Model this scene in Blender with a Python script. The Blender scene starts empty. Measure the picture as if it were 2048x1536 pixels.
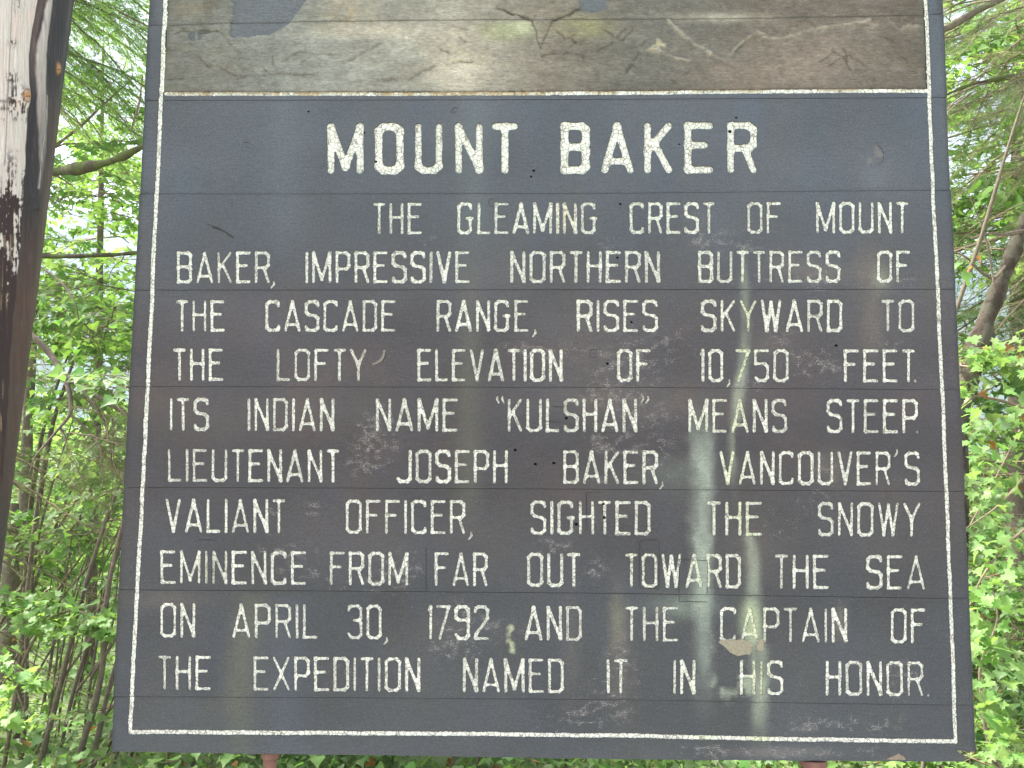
import bpy, math, random
import numpy as np
from mathutils import Vector, Matrix
from mathutils.geometry import delaunay_2d_cdt

S = bpy.context.scene
R_ = math.radians
rng = np.random.default_rng(7)
random.seed(7)

# ------------------------------------------------------------------ camera
F = 1716.0                      # focal length in photo pixels (2048 wide)
CAM = Vector((0.0, -2.5, 1.65))
zc = Vector((1148 - 1024, 17300 + 768, -F)).normalized()
xc = Vector((75624, -(610 - 768) * -1.0, F))
xc = Vector((75624, 158, F)); xc = (xc - zc * xc.dot(zc)).normalized()
yc = zc.cross(xc)
RW = Matrix((xc, yc, zc))       # camera space -> world
cam_data = bpy.data.cameras.new('camera')
cam = bpy.data.objects.new('camera', cam_data)
S.collection.objects.link(cam)
cam.matrix_world = Matrix.Translation(CAM) @ RW.to_4x4()
cam_data.sensor_width = 36.0
cam_data.lens = F / 2048 * 36
cam_data.clip_start = 0.05
cam_data.clip_end = 8000
S.camera = cam
RWn = np.array(RW)
CAMn = np.array(CAM)

def at(u, v, Y=0.0):
    """point where the view through photo position (u,v) meets the upright plane y=Y"""
    u = np.asarray(u, float); v = np.asarray(v, float)
    d = np.stack([u - 1024, 768 - v, np.full(np.broadcast(u, v).shape, -F)], -1) @ RWn.T
    t = (Y - CAMn[1]) / d[..., 1]
    return CAMn + d * t[..., None]

def px(P):
    q = (np.asarray(P, float) - CAMn) @ RWn
    return 1024 + F * q[..., 0] / -q[..., 2], 768 - F * q[..., 1] / -q[..., 2]

# ------------------------------------------------------------------ light
SUN_EL, SUN_AZ = 56.0, -78.0     # azimuth of the sun measured from +Y (behind the board) towards +X
W = bpy.data.worlds.new('World'); S.world = W; W.use_nodes = True
wn = W.node_tree; wn.nodes.clear()
sky = wn.nodes.new('ShaderNodeTexSky'); sky.sky_type = 'NISHITA'
sky.sun_disc = False; sky.sun_elevation = R_(SUN_EL); sky.sun_rotation = R_(SUN_AZ)
sky.dust_density = 2.5; sky.air_density = 1.0; sky.ozone_density = 1.0
hs = wn.nodes.new('ShaderNodeHueSaturation'); hs.inputs['Saturation'].default_value = 0.25
bg = wn.nodes.new('ShaderNodeBackground'); bg.inputs['Strength'].default_value = 0.10
wo = wn.nodes.new('ShaderNodeOutputWorld')
wn.links.new(sky.outputs[0], hs.inputs['Color']); wn.links.new(hs.outputs[0], bg.inputs[0]); wn.links.new(bg.outputs[0], wo.inputs[0])
sd = bpy.data.lights.new('sun', 'SUN'); sd.energy = 5.0; sd.angle = R_(10.0); sd.color = (1.0, 0.95, 0.86)
so = bpy.data.objects.new('sun', sd); S.collection.objects.link(so)
_sv = Vector((math.sin(R_(SUN_AZ)) * math.cos(R_(SUN_EL)), math.cos(R_(SUN_AZ)) * math.cos(R_(SUN_EL)), math.sin(R_(SUN_EL))))
so.rotation_euler = _sv.to_track_quat('Z', 'Y').to_euler()
S.view_settings.view_transform = 'Standard'
S.view_settings.look = 'None'
S.view_settings.exposure = 2.2
S.view_settings.gamma = 1.0
S.cycles.max_bounces = 8
S.cycles.diffuse_bounces = 4
S.cycles.transmission_bounces = 4
S.cycles.volume_bounces = 0

# ------------------------------------------------------------------ helpers
ALB = 1 / 0.87
def lin(r, g, b, k=ALB):
    c = np.array([r, g, b], float) / 255
    return np.where(c < .04045, c / 12.92, ((c + .055) / 1.055) ** 2.4) * k

def _h(ix, iy, seed):
    n = (ix.astype(np.int64) * 374761393 + iy.astype(np.int64) * 668265263 + seed * 2147483647) & 0xffffffff
    n = ((n ^ (n >> 13)) * 1274126177) & 0xffffffff
    return ((n ^ (n >> 16)) & 0xffff) / 65535.0
def vn(x, y, seed=0):
    ix = np.floor(x); iy = np.floor(y); fx = x - ix; fy = y - iy
    fx = fx * fx * (3 - 2 * fx); fy = fy * fy * (3 - 2 * fy)
    a = _h(ix, iy, seed); b = _h(ix + 1, iy, seed); c = _h(ix, iy + 1, seed); d = _h(ix + 1, iy + 1, seed)
    return (a * (1 - fx) + b * fx) * (1 - fy) + (c * (1 - fx) + d * fx) * fy
def fbm(x, y, seed=0, o=4):
    s = 0; a = .5; t = 0
    for i in range(o):
        s = s + a * vn(x * 2 ** i + 17.3 * i, y * 2 ** i + 5.1 * i, seed + i); t += a; a *= .5
    return s / t
def blob(u, v, cx, cy, rx, ry, p=1.0):
    r = ((u - cx) / rx) ** 2 + ((v - cy) / ry) ** 2
    return np.exp(-r ** p)
def sstep(a, b, x):
    t = np.clip((x - a) / (b - a), 0, 1); return t * t * (3 - 2 * t)

def mesh_from(name, V, Fc, mats=(), attrs=None, smooth=False, mat_idx=None):
    """V (n,3), Fc (m,k) int array or list"""
    me = bpy.data.meshes.new(name)
    V = np.asarray(V, np.float32)
    if isinstance(Fc, np.ndarray) and Fc.ndim == 2:
        m, k = Fc.shape
        me.vertices.add(len(V)); me.vertices.foreach_set('co', V.ravel())
        me.loops.add(m * k); me.loops.foreach_set('vertex_index', Fc.astype(np.int32).ravel())
        me.polygons.add(m)
        me.polygons.foreach_set('loop_start', np.arange(0, m * k, k, dtype=np.int32))
        me.polygons.foreach_set('loop_total', np.full(m, k, np.int32))
        me.update(calc_edges=True)
    else:
        me.from_pydata([tuple(map(float, p)) for p in V], [], [tuple(int(i) for i in f) for f in Fc])
        me.update()
    for mt in mats: me.materials.append(mt)
    if mat_idx is not None: me.polygons.foreach_set('material_index', np.asarray(mat_idx, np.int32))
    if attrs:
        for an, data in attrs.items():
            a = me.attributes.new(an, 'FLOAT_COLOR', 'POINT')
            d = np.ones((len(V), 4), np.float32); data = np.asarray(data); d[:, :data.shape[1]] = data
            a.data.foreach_set('color', d.ravel())
    if smooth: me.polygons.foreach_set('use_smooth', np.ones(len(me.polygons), bool))
    return me

def link(name, data, parent=None, loc=None):
    o = bpy.data.objects.new(name, data); S.collection.objects.link(o)
    if loc is not None: o.location = loc
    if parent is not None: o.parent = parent
    return o
def tag(o, label=None, cat=None, group=None, kind=None):
    if label: o['label'] = label
    if cat: o['category'] = cat
    if group: o['group'] = group
    if kind: o['kind'] = kind
    return o

class NT:
    """tiny node helper"""
    def __init__(s, name):
        s.m = bpy.data.materials.new(name); s.m.use_nodes = True; s.t = s.m.node_tree; s.t.nodes.clear()
        s.out = s.t.nodes.new('ShaderNodeOutputMaterial')
    def n(s, ty, ins=None, **kw):
        nd = s.t.nodes.new(ty)
        for k, v in kw.items(): setattr(nd, k, v)
        for k, v in (ins or {}).items():
            if isinstance(v, bpy.types.NodeSocket): s.t.links.new(v, nd.inputs[k])
            else: nd.inputs[k].default_value = v
        return nd
    def math(s, op, a, b=0.0, c=0.0, clamp=False):
        return s.n('ShaderNodeMath', {0: a, 1: b, 2: c}, operation=op, use_clamp=clamp).outputs[0]
    def mix(s, f, a, b, bt='MIX'):
        nd = s.n('ShaderNodeMix', data_type='RGBA', blend_type=bt)
        for i, v in ((0, f), (6, a), (7, b)):
            if isinstance(v, bpy.types.NodeSocket): s.t.links.new(v, nd.inputs[i])
            else: nd.inputs[i].default_value = (tuple(v) + (1,) if (i and len(v) == 3) else v)
        return nd.outputs[2]
    def pos(s, scale=(1, 1, 1)):
        g = s.n('ShaderNodeNewGeometry').outputs['Position']
        return s.n('ShaderNodeMapping', {'Vector': g, 'Scale': scale}).outputs[0]
    def objco(s, scale=(1, 1, 1)):
        g = s.n('ShaderNodeTexCoord').outputs['Object']
        return s.n('ShaderNodeMapping', {'Vector': g, 'Scale': scale}).outputs[0]
    def noise(s, vec, scale, detail=4, rough=.55, dist=0.0):
        return s.n('ShaderNodeTexNoise', {'Vector': vec, 'Scale': scale, 'Detail': detail, 'Roughness': rough, 'Distortion': dist}).outputs[0]
    def ramp(s, f, a, b):
        return s.n('ShaderNodeMapRange', {0: f, 1: a, 2: b, 3: 0.0, 4: 1.0}, interpolation_type='SMOOTHSTEP').outputs[0]
    def bump(s, h, strength=.5, dist=.002, nrm=None):
        ins = {'Height': h, 'Strength': strength, 'Distance': dist}
        if nrm is not None: ins['Normal'] = nrm
        return s.n('ShaderNodeBump', ins).outputs[0]
    def done(s, color, rough=.7, normal=None, spec=.5, **kw):
        p = s.n('ShaderNodeBsdfPrincipled', {'Base Color': color, 'Roughness': rough, 'Specular IOR Level': spec})
        for k, v in kw.items(): p.inputs[k].default_value = v
        if normal is not None: s.t.links.new(normal, p.inputs['Normal'])
        s.t.links.new(p.outputs[0], s.out.inputs[0]); return s.m

# ---- board paint: low-frequency colour from the 'paint' attribute, fine wear from noise (alpha = wear)
def mat_board():
    t = NT('slate_paint_on_plank')
    at_ = t.n('ShaderNodeAttribute', attribute_name='paint')
    base, wear = at_.outputs['Color'], at_.outputs['Alpha']
    g1 = t.noise(t.pos((1, 1, 6)), 26, 5, .6)
    g2 = t.noise(t.pos((1, 1, 1)), 260, 3, .65)
    g3 = t.noise(t.pos((1, 1, 9)), 90, 4, .7)
    v = t.math('MULTIPLY_ADD', g2, 1.3, .35)
    v2 = t.math('MULTIPLY', t.math('MULTIPLY_ADD', g1, .5, .75), t.math('MULTIPLY_ADD', t.noise(t.pos((1, 1, 1.5)), 110, 3, .7), .6, .7))
    col = t.mix(1.0, base, t.n('ShaderNodeCombineColor', {0: t.math('MULTIPLY', v, v2), 1: t.math('MULTIPLY', v, v2), 2: t.math('MULTIPLY', v, v2)}).outputs[0], 'MULTIPLY')
    # scuffs: pale flecks where wear is high
    fl = t.noise(t.pos((1, 1, 1.8)), 230, 4, .85)
    fl2 = t.noise(t.pos((1, 1, 4)), 70, 3, .6)
    s_ = t.math('ADD', t.math('MULTIPLY', fl, .8), t.math('MULTIPLY', fl2, .3))
    th = t.math('MULTIPLY_ADD', wear, -.30, .78)
    sc = t.ramp(t.math('SUBTRACT', s_, th), 0.0, .10)
    sc = t.math('MULTIPLY', sc, .55)
    col = t.mix(sc, col, tuple(lin(172, 166, 162)))
    dots = t.ramp(t.noise(t.pos(), 420, 2, .6), .66, .74)
    col = t.mix(t.math('MULTIPLY', dots, .5), col, tuple(lin(168, 166, 164)))
    # tiny dark pits
    pits = t.ramp(t.noise(t.pos(), 330, 2, .5), .36, .28)
    col = t.mix(t.math('MULTIPLY', pits, .35), col, (.02, .02, .02))
    h = t.math('ADD', t.math('MULTIPLY', g3, .5), t.math('MULTIPLY', g2, .5))
    return t.done(col, .7, t.bump(h, .5, .0016), .25)
def mat_letter():
    t = NT('crackled_white_paint')
    at_ = t.n('ShaderNodeAttribute', attribute_name='paint')
    wob = t.n('ShaderNodeVectorMath', {0: t.pos(), 1: t.n('ShaderNodeVectorMath', {0: t.n('ShaderNodeTexNoise', {'Vector': t.pos(), 'Scale': 70.0}).outputs[1], 1: (.008, .008, .008)}, operation='MULTIPLY').outputs[0]}, operation='ADD').outputs[0]
    vor = t.n('ShaderNodeTexVoronoi', {'Vector': wob, 'Scale': 74.0}, feature='DISTANCE_TO_EDGE').outputs['Distance']
    sz = t.noise(t.pos(), 30, 2, .5)
    lim = t.math('MULTIPLY_ADD', sz, .13, -.010)
    crack = t.math('LESS_THAN', vor, lim)
    crack = t.ramp(t.math('DIVIDE', vor, t.math('MAXIMUM', lim, .004)), 1.3, .6)
    big = t.n('ShaderNodeTexVoronoi', {'Vector': wob, 'Scale': 55.0}, feature='F1').outputs['Color']
    tone = t.n('ShaderNodeSeparateColor', {0: big}).outputs[0]
    base = t.mix(t.math('MULTIPLY', tone, .6), tuple(lin(220, 220, 211)), tuple(lin(186, 186, 179)))
    dirt = t.ramp(t.noise(t.pos(), 48, 4, .7), .60, .80)
    base = t.mix(t.math('MULTIPLY', dirt, .5), base, tuple(lin(150, 140, 118)))
    base = t.mix(1.0, base, at_.outputs['Color'], 'MULTIPLY')
    chip = t.ramp(t.math('ADD', t.noise(t.pos(), 120, 3, .6), t.math('MULTIPLY', at_.outputs['Alpha'], .3)), .76, .82)
    base = t.mix(chip, base, tuple(lin(92, 86, 80)))
    col = t.mix(t.math('MULTIPLY', crack, .75), base, tuple(lin(96, 88, 78)))
    hh = t.math('MULTIPLY', t.math('SUBTRACT', 1.0, crack), t.math('MULTIPLY_ADD', tone, .4, .6))
    return t.done(col, .6, t.bump(hh, .5, .0012), .4)
def mat_relief():
    t = NT('weathered_carved_wood')
    at_ = t.n('ShaderNodeAttribute', attribute_name='paint')
    g1 = t.noise(t.pos((1, 1, 11)), 22, 6, .68, .3)
    g2 = t.noise(t.pos((1, 1, 2.4)), 230, 4, .85)
    g3 = t.noise(t.pos((1, 1, 22)), 60, 4, .75)
    v = t.math('MULTIPLY', t.math('MULTIPLY_ADD', g1, .9, .55), t.math('MULTIPLY_ADD', g2, 1.5, .25))
    v = t.math('MULTIPLY', v, t.math('MULTIPLY_ADD', g3, 1.4, .3))
    col = t.mix(1.0, at_.outputs['Color'], t.n('ShaderNodeCombineColor', {0: v, 1: v, 2: v}).outputs[0], 'MULTIPLY')
    fl = t.ramp(t.noise(t.pos((1, 1, 3)), 240, 3, .8), .58, .72)
    col = t.mix(t.math('MULTIPLY', fl, .42), col, tuple(lin(205, 200, 190)))
    dk = t.ramp(t.noise(t.pos((1, 1, 7)), 75, 4, .8), .46, .32)
    col = t.mix(t.math('MULTIPLY', dk, .5), col, tuple(lin(78, 68, 60)))
    h = t.math('ADD', t.math('MULTIPLY', g1, .5), t.math('ADD', t.math('MULTIPLY', g3, .5), t.math('MULTIPLY', g2, .3)))
    return t.done(col, .85, t.bump(h, .8, .003), .2)
def mat_plain(name, col, rough=.7, ns=40, amt=.4, bump=.3, scale=(1, 1, 1), bd=.002, metallic=0.0):
    t = NT(name)
    g = t.noise(t.objco(scale), ns, 5, .65)
    v = t.math('MULTIPLY_ADD', g, amt * 2, 1 - amt)
    c = t.mix(1.0, tuple(col), t.n('ShaderNodeCombineColor', {0: v, 1: v, 2: v}).outputs[0], 'MULTIPLY')
    return t.done(c, rough, t.bump(g, bump, bd), .4, Metallic=metallic)
M_board, M_letter, M_relief = mat_board(), mat_letter(), mat_relief()
M_edge = mat_plain('dark_plank_edge', lin(44, 42, 42), .8, 60, .4)
M_hole = mat_plain('dark_hole', (.012, .011, .01), .9)
M_seam = mat_plain('grimy_seam', (.035, .032, .03), .9)
M_rust = mat_plain('rusty_brown_post', lin(104, 74, 66), .75, 50, .5, .5)

# ------------------------------------------------------------------ THE SIGN
STROKES = {
 'A': (35, [[(0,1),(.5,0),(1,1)], [(.14,.8),(.86,.8)]]),
 'B': (31, [[(0,0),(.8,0),(1,.08),(1,.4),(.86,.48),(0,.48)], [(.86,.48),(1,.56),(1,.92),(.8,1),(0,1),(0,0)]]),
 'C': (31, [[(1,.14),(.95,.04),(.76,0),(.25,0),(0,.08),(0,.92),(.22,1),(.78,1),(.97,.96),(1,.86)]]),
 'D': (31, [[(0,0),(.76,0),(1,.1),(1,.9),(.76,1),(0,1),(0,0)]]),
 'E': (30, [[(1,0),(0,0),(0,1),(1,1)], [(0,.44),(.76,.44)]]),
 'F': (30, [[(1,0),(0,0),(0,1)], [(0,.45),(.74,.45)]]),
 'G': (34, [[(.9,.15),(.85,.04),(.68,0),(.22,0),(0,.08),(0,.92),(.2,1),(.68,1),(.88,.92),(.88,.5),(.62,.5)], [(.88,.5),(1.02,.5)]]),
 'H': (30, [[(0,0),(0,1)], [(1,0),(1,1)], [(0,.46),(1,.46)]]),
 'I': (6.6, [[(.5,0),(.5,1)]]),
 'J': (31, [[(1,0),(1,.92),(.8,1),(.2,1),(0,.9)]]),
 'K': (30, [[(0,0),(0,1)], [(1,0),(0,.56)], [(.34,.4),(1,1)]]),
 'L': (28, [[(0,0),(0,1),(1,1)]]),
 'M': (40, [[(0,1),(0,0),(.5,.92),(1,0),(1,1)]]),
 'N': (30, [[(0,1),(0,0),(1,.97),(1,0)], [(1,.97),(1,1)]]),
 'O': (32, [[(.24,0),(.76,0),(1,.09),(1,.91),(.76,1),(.24,1),(0,.91),(0,.09),(.24,0)]]),
 'P': (31, [[(0,1),(0,0),(.76,0),(1,.09),(1,.46),(.8,.56),(0,.56)]]),
 'R': (31, [[(0,1),(0,0),(.76,0),(1,.09),(1,.42),(.8,.51),(0,.51)], [(.62,.51),(1,1)]]),
 'S': (31, [[(1,.14),(.92,.03),(.74,0),(.24,0),(0,.09),(0,.36),(.2,.45),(.8,.5),(1,.58),(1,.91),(.76,1),(.24,1),(.05,.96),(0,.86)]]),
 'T': (26, [[(0,0),(1,0)], [(.5,0),(.5,1)]]),
 'U': (32, [[(0,0),(0,.91),(.24,1),(.76,1),(1,.91),(1,0)]]),
 'V': (31, [[(0,0),(.54,1),(1,0)]]),
 'W': (41, [[(0,0),(.26,1),(.5,.03),(.76,1),(1,0)]]),
 'X': (34, [[(0,0),(1,1)], [(1,0),(0,1)]]),
 'Y': (34, [[(0,0),(.5,.5),(1,0)], [(.5,.5),(.5,1)]]),
 '1': (10, [[(0,.1),(1,0),(1,1)]]),
 '0': (31, [[(.24,0),(.76,0),(1,.09),(1,.91),(.76,1),(.24,1),(0,.91),(0,.09),(.24,0)]]),
 '2': (31, [[(0,.16),(.06,.04),(.24,0),(.76,0),(1,.09),(1,.36),(.06,.86),(0,1),(1,1)]]),
 '3': (31, [[(0,.14),(.06,.04),(.24,0),(.76,0),(1,.09),(1,.38),(.84,.46),(.44,.46)], [(.84,.46),(1,.54),(1,.91),(.76,1),(.24,1),(0,.88)]]),
 '5': (30, [[(1,0),(0,0),(0,.44),(.76,.44),(1,.54),(1,.9),(.74,1),(.22,1),(0,.9)]]),
 '7': (29, [[(0,0),(1,0),(.16,1)]]),
 '9': (31, [[(1,.42),(.24,.42),(0,.35),(0,.09),(.24,0),(.76,0),(1,.09),(1,.91),(.78,1),(.2,1),(0,.88)]]),
}
# word, x0, x1, ytop_left, ybot_left, ytop_right, ybot_right  (photo coordinates on the face of the board)
ROWS = [
 [(745,404.8,468.9),(1818,403,467), [('THE',745.3,844.1),('GLEAMING',914,1194.7),('CREST',1258.8,1430.6),('OF',1494.3,1562.7),('MOUNT',1631.8,1817.7)], []],
 [(353,502.5,567),(1820,500.5,565.5), [('BAKER',352.7,540),('IMPRESSIVE',609.8,939.8),('NORTHERN',1020,1320.5),('BUTTRESS',1395.9,1681.8),('OF',1754,1821.6)], [(',',539,550)]],
 [(351,599.8,663.6),(1830,598.6,664.4), [('THE',350.8,449.2),('CASCADE',529.7,791),('RANGE',872.3,1057.8),('RISES',1153.3,1316.6),('SKYWARD',1401.7,1685.7),('TO',1763,1830.2)], [(',',1063,1073)]],
 [(345,696.6,761.9),(1831,698.2,765), [('THE',345,446.5),('LOFTY',552,733.6),('ELEVATION',834,1126),('OF',1233.8,1301.7),('10',1399.8,1447.4),('750',1470.9,1578.3),('FEET',1687.7,1831.4)], [(',',1452,1462),('.',1828,1834)]],
 [(338,795.5,862),(1837,798,867), [('ITS',338.3,418),('INDIAN',494,669),('NAME',751,916),('KULSHAN',1014.8,1274.8),('MEANS',1376.3,1575),('STEEP',1653.3,1836.9)], [('.',1832,1838),('q',991,1009),('Q',1280.6,1298.2)]],
 [(334,897.5,963.9),(1840,903,971.7), [('LIEUTENANT',334.4,678.9),('JOSEPH',792,1016),('BAKER',1126,1316.6),('VANCOUVER',1438.8,1782),('S',1808.8,1840.8)], [(',',1317,1328),('\'',1787,1796)]],
 [(329,997,1065.9),(1842,1005,1074), [('VALIANT',329.3,570.7),('OFFICER',690.6,930.9),('SIGHTED',1060.5,1301.7),('THE',1414,1524.8),('SNOWY',1635.7,1842)], [(',',935,945)]],
 [(319,1100.5,1168.4),(1852,1110.8,1180.5), [('EMINENCE',319.5,612.5),('FROM',658.6,816.8),('FAR',868.4,975.8),('OUT',1053.9,1161),('TOWARD',1250,1482.6),('THE',1549,1659),('SEA',1732.6,1851.7)], []],
 [(319,1206,1275.9),(1852,1217,1288), [('ON',319.5,390.6),('APRIL',463.3,634.8),('30',693.4,763.7),('1792',854.7,978.5),('AND',1048.8,1164.2),('THE',1249.4,1357.6),('CAPTAIN',1439.6,1695.5),('OF',1781.4,1852.5)], [(',',766,776)]],
 [(315,1311,1380.5),(1848,1323,1393.6), [('THE',314.8,421.9),('EXPEDITION',505.9,841),('NAMED',925,1128),('IT',1213,1256),('IN',1345.9,1391.6),('HIS',1479.5,1567.3),('HONOR',1651.3,1847.8)], [('.',1853,1861)]],
]
glyphs = []   # dict(kind, segs [(x0,y0,x1,y1)], r, k, cell, mat, depth)
def add_glyph(kind, polys, r, k=.9, cell=1.35, depth=.004, amp=.7):
    segs = [(a[0], a[1], b[0], b[1]) for p in polys for a, b in zip(p[:-1], p[1:])]
    glyphs.append(dict(kind=kind, segs=np.array(segs, float), r=r, k=k, cell=cell, depth=depth, amp=amp, i=len(glyphs)))
def lay_word(word, x0, x1, yt, yb, r, gap=7.0, wscale=1.0, k=1.3, cell=1.35, depth=.004, amp=.7):
    ws = [STROKES[c][0] * wscale for c in word]
    tot = sum(ws) + gap * (len(word) - 1)
    s = (x1 - x0) / tot
    x = x0
    for c, w in zip(word, ws):
        t_, b_ = yt(x), yb(x); w2 = w * s
        def P(q): return (x + r + q[0] * max(w2 - 2 * r, 0), t_ + r + q[1] * (b_ - t_ - 2 * r))
        lean = random.uniform(-.6, .6)
        polys = [[(P(q)[0] + lean * (q[1] - .5), P(q)[1]) for q in p] for p in STROKES[c][1]]
        add_glyph('digit' if c.isdigit() else 'letter', polys, r * random.uniform(.88, 1.06), k, cell, depth, amp)
        x += w2 + gap * s
for (lx, lt, lb), (rx, rt, rb), words, punct in ROWS:
    yt = lambda x, a=lx, b=rx, c=lt, d=rt: c + (d - c) * ((x - a) / (b - a))
    yb = lambda x, a=lx, b=rx, c=lb, d=rb: c + (d - c) * ((x - a) / (b - a))
    for w_, x0, x1 in words: lay_word(w_, x0, x1, yt, yb, 3.5)
    for c, x0, x1 in punct:
        t_, b_ = yt(x0), yb(x0); m = (x0 + x1) / 2
        if c == ',': add_glyph('comma', [[(m + 2.2, b_ - 4), (m + 3, b_ + 2), (m - 2.5, b_ + 9)]], 2.1, cell=1.0)
        elif c == '.': add_glyph('period', [[(m, b_ - 3), (m + .2, b_ - 3)]], 3.2, cell=1.0)
        elif c == '\'': add_glyph('apostrophe', [[(m + 3, t_ - 3), (m + 3, t_ + 3), (m - 2, t_ + 10)]], 2.0, cell=1.0)
        elif c == 'q':
            for dx in (-6, 4): add_glyph('quotation_mark', [[(m + dx + 1, t_ - 3.5), (m + dx + .3, t_ + 2), (m + dx + 3.5, t_ + 9)]], 1.8, cell=1.0)
        elif c == 'Q':
            for dx in (-5, 5): add_glyph('quotation_mark', [[(m + dx + 1.5, t_ - 4), (m + dx + 3, t_ + 1), (m + dx - 2.5, t_ + 9)]], 1.8, cell=1.0)
TITLE = [('M',653,728),('O',748.7,807.8),('U',828,886),('N',908.6,966.7),('T',982.8,1036.8),('B',1121,1180),('A',1201,1268.5),('K',1287,1346),('E',1368,1428),('R',1453.5,1515.5)]
for c, x0, x1 in TITLE:
    f_ = (x0 - 653) / 863
    lay_word(c, x0, x1, lambda x: 245.5 - 3.5 * f_, lambda x: 348.8 - 1.5 * f_, 8.3, k=2.2, cell=1.6, depth=.006, amp=1.0)
# white border
LBX = [(-430,351),(0,330.5),(250,319),(500,307.5),(750,296),(1000,283.5),(1250,270.5),(1465,259.5)]
RBX = [(-430,1836),(0,1852),(190,1859),(400,1867),(600,1877),(800,1886),(1000,1894),(1250,1903.5),(1484,1912)]
def lbx(y): return float(np.interp(y, [p[0] for p in LBX], [p[1] for p in LBX]))
def rbx(y): return float(np.interp(y, [p[0] for p in RBX], [p[1] for p in RBX]))
HTOP = [(330,187.5),(700,187.5),(1000,186.8),(1250,185.5),(1480,183),(1858,181)]
HBOT = [(259,1464.5),(700,1466.5),(1000,1469),(1300,1472.5),(1500,1477.5),(1913,1483.5)]
# joints between planks (photo px); index k = joint above plank k
JOINTS = [
 [(200,-430),(2000,-430)], [(200,-150),(2000,-158)],
 [(200,54),(330,50),(460,43.5),(900,38.3),(1250,37),(1480,35.5),(1960,27)],
 [(200,201.5),(400,200.7),(1000,199.5),(1960,195)],
 [(200,387.6),(600,388),(1200,387),(1620,382.5),(1960,380)],
 [(200,580.3),(1000,579.5),(1960,578.5)],
 [(200,773),(700,773.8),(1300,775),(1960,780.3)],
 [(200,975),(700,976),(1300,979),(1960,983.5)],
 [(200,1179.6),(600,1181.6),(1000,1184.8),(1250,1187),(1960,1198)],
 [(200,1393.2),(700,1395.3),(1300,1400),(1600,1406),(1960,1411)],
]
BOT = [(200,1503),(300,1504),(420,1506.5),(700,1509.5),(1000,1514.5),(1400,1520.5),(1700,1522),(1960,1523.5)]
LEDGE = [(-430,321.5),(0,299),(525,273),(1010,245.5),(1500,222)]
REDGE = [(-430,1869),(0,1885.5),(400,1902),(800,1921),(1100,1935),(1500,1950.5)]
def yi(poly, x): return np.interp(x, [p[0] for p in poly], [p[1] for p in poly])
def le(y): return float(np.interp(y, [p[0] for p in LEDGE], [p[1] for p in LEDGE]))
def re_(y): return float(np.interp(y, [p[0] for p in REDGE], [p[1] for p in REDGE]))

NP = len(JOINTS)
lines = JOINTS + [BOT]
# border pieces, one per plank
for k in range(NP):
    y0 = float(yi(lines[k], 300)) - 3; y1 = float(yi(lines[k + 1], 300)) + 3
    if k < NP - 1: y0 -= 26; y1 += 26
    elif True: y0 -= 26
    ly = [y0] + [y for y in np.arange(math.ceil(y0 / 40) * 40, y1, 40)] + [y1]
    if k == NP - 1: ly = [y for y in ly if y < 1462] + [1464.5]
    p = [(lbx(y) + random.uniform(-.7, .7), y) for y in ly]
    add_glyph('border_line', [p], 4.5, .3, 1.5, .004, 1.1); glyphs[-1]['plank'] = k
    ly = [y + float(yi(lines[k], 1880)) - float(yi(lines[k], 300)) for y in ly]
    if k == NP - 1: ly = [y for y in ly if y < 1480] + [1484]
    p = [(rbx(y) + random.uniform(-.7, .7), y) for y in ly]
    add_glyph('border_line', [p], 4.3, .3, 1.5, .004, 1.1); glyphs[-1]['plank'] = k
p = [(x, float(yi(HBOT, x)) + random.uniform(-.5, .5)) for x in list(np.arange(259.5, 1908, 45)) + [1912]]
add_glyph('border_line', [p], 4.6, .3, 1.5, .004, 1.2); glyphs[-1]['plank'] = NP - 1
p = [(x, float(yi(HTOP, x)) + random.uniform(-.4, .4)) for x in list(np.arange(332, 1852, 40)) + [1856]]
add_glyph('border_line', [p], 4.2, .3, 1.5, .004, 1.0); glyphs[-1]['plank'] = 2
# nail holes
for (x, y, r) in [(1067,341,2.6),(1062,353,2.1),(728,265,2.2),(751,322,2.4),(1460,262,3.2),(1472,235,2.0),(1240,408,2.2),(1234,515,2.3),(1262,644,2.2),
                  (1672,691,2.6),(1132,836,2.6),(1030,900,2.6),(1070,928,2.6),(1107,926,2.6),(1206,1008,2.6),(1152,1048,3.0),(1208,1035,3.0),(1214,727,2.2),(616,223,1.8),(1358,288,1.6)]:
    add_glyph('nail_hole', [[(x, y), (x + 1.2, y + .3)]], r, .3, .8, .012, .5)

def sdf(g, x, y):
    s = g['segs']
    dx = s[:, 2] - s[:, 0]; dy = s[:, 3] - s[:, 1]; L = dx * dx + dy * dy + 1e-9
    sh = x.shape; X = x.ravel()[:, None]; Y = y.ravel()[:, None]
    t = np.clip(((X - s[:, 0]) * dx + (Y - s[:, 1]) * dy) / L, 0, 1)
    d = np.hypot(X - s[:, 0] - t * dx, Y - s[:, 1] - t * dy)
    m = d.min(1)
    k = g['k']
    d2 = m - k * np.log(np.minimum(np.exp(-(d - m[:, None]) / k).sum(1), 2.2))
    d2 = d2.reshape(sh)
    n = (vn(x / 2.6, y / 2.6, 3) - .5) * g['amp'] * 1.2 + (vn(x / 9, y / 9, 5) - .5) * g['amp'] * .8
    return d2 - g['r'] + k * .35 + n

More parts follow.
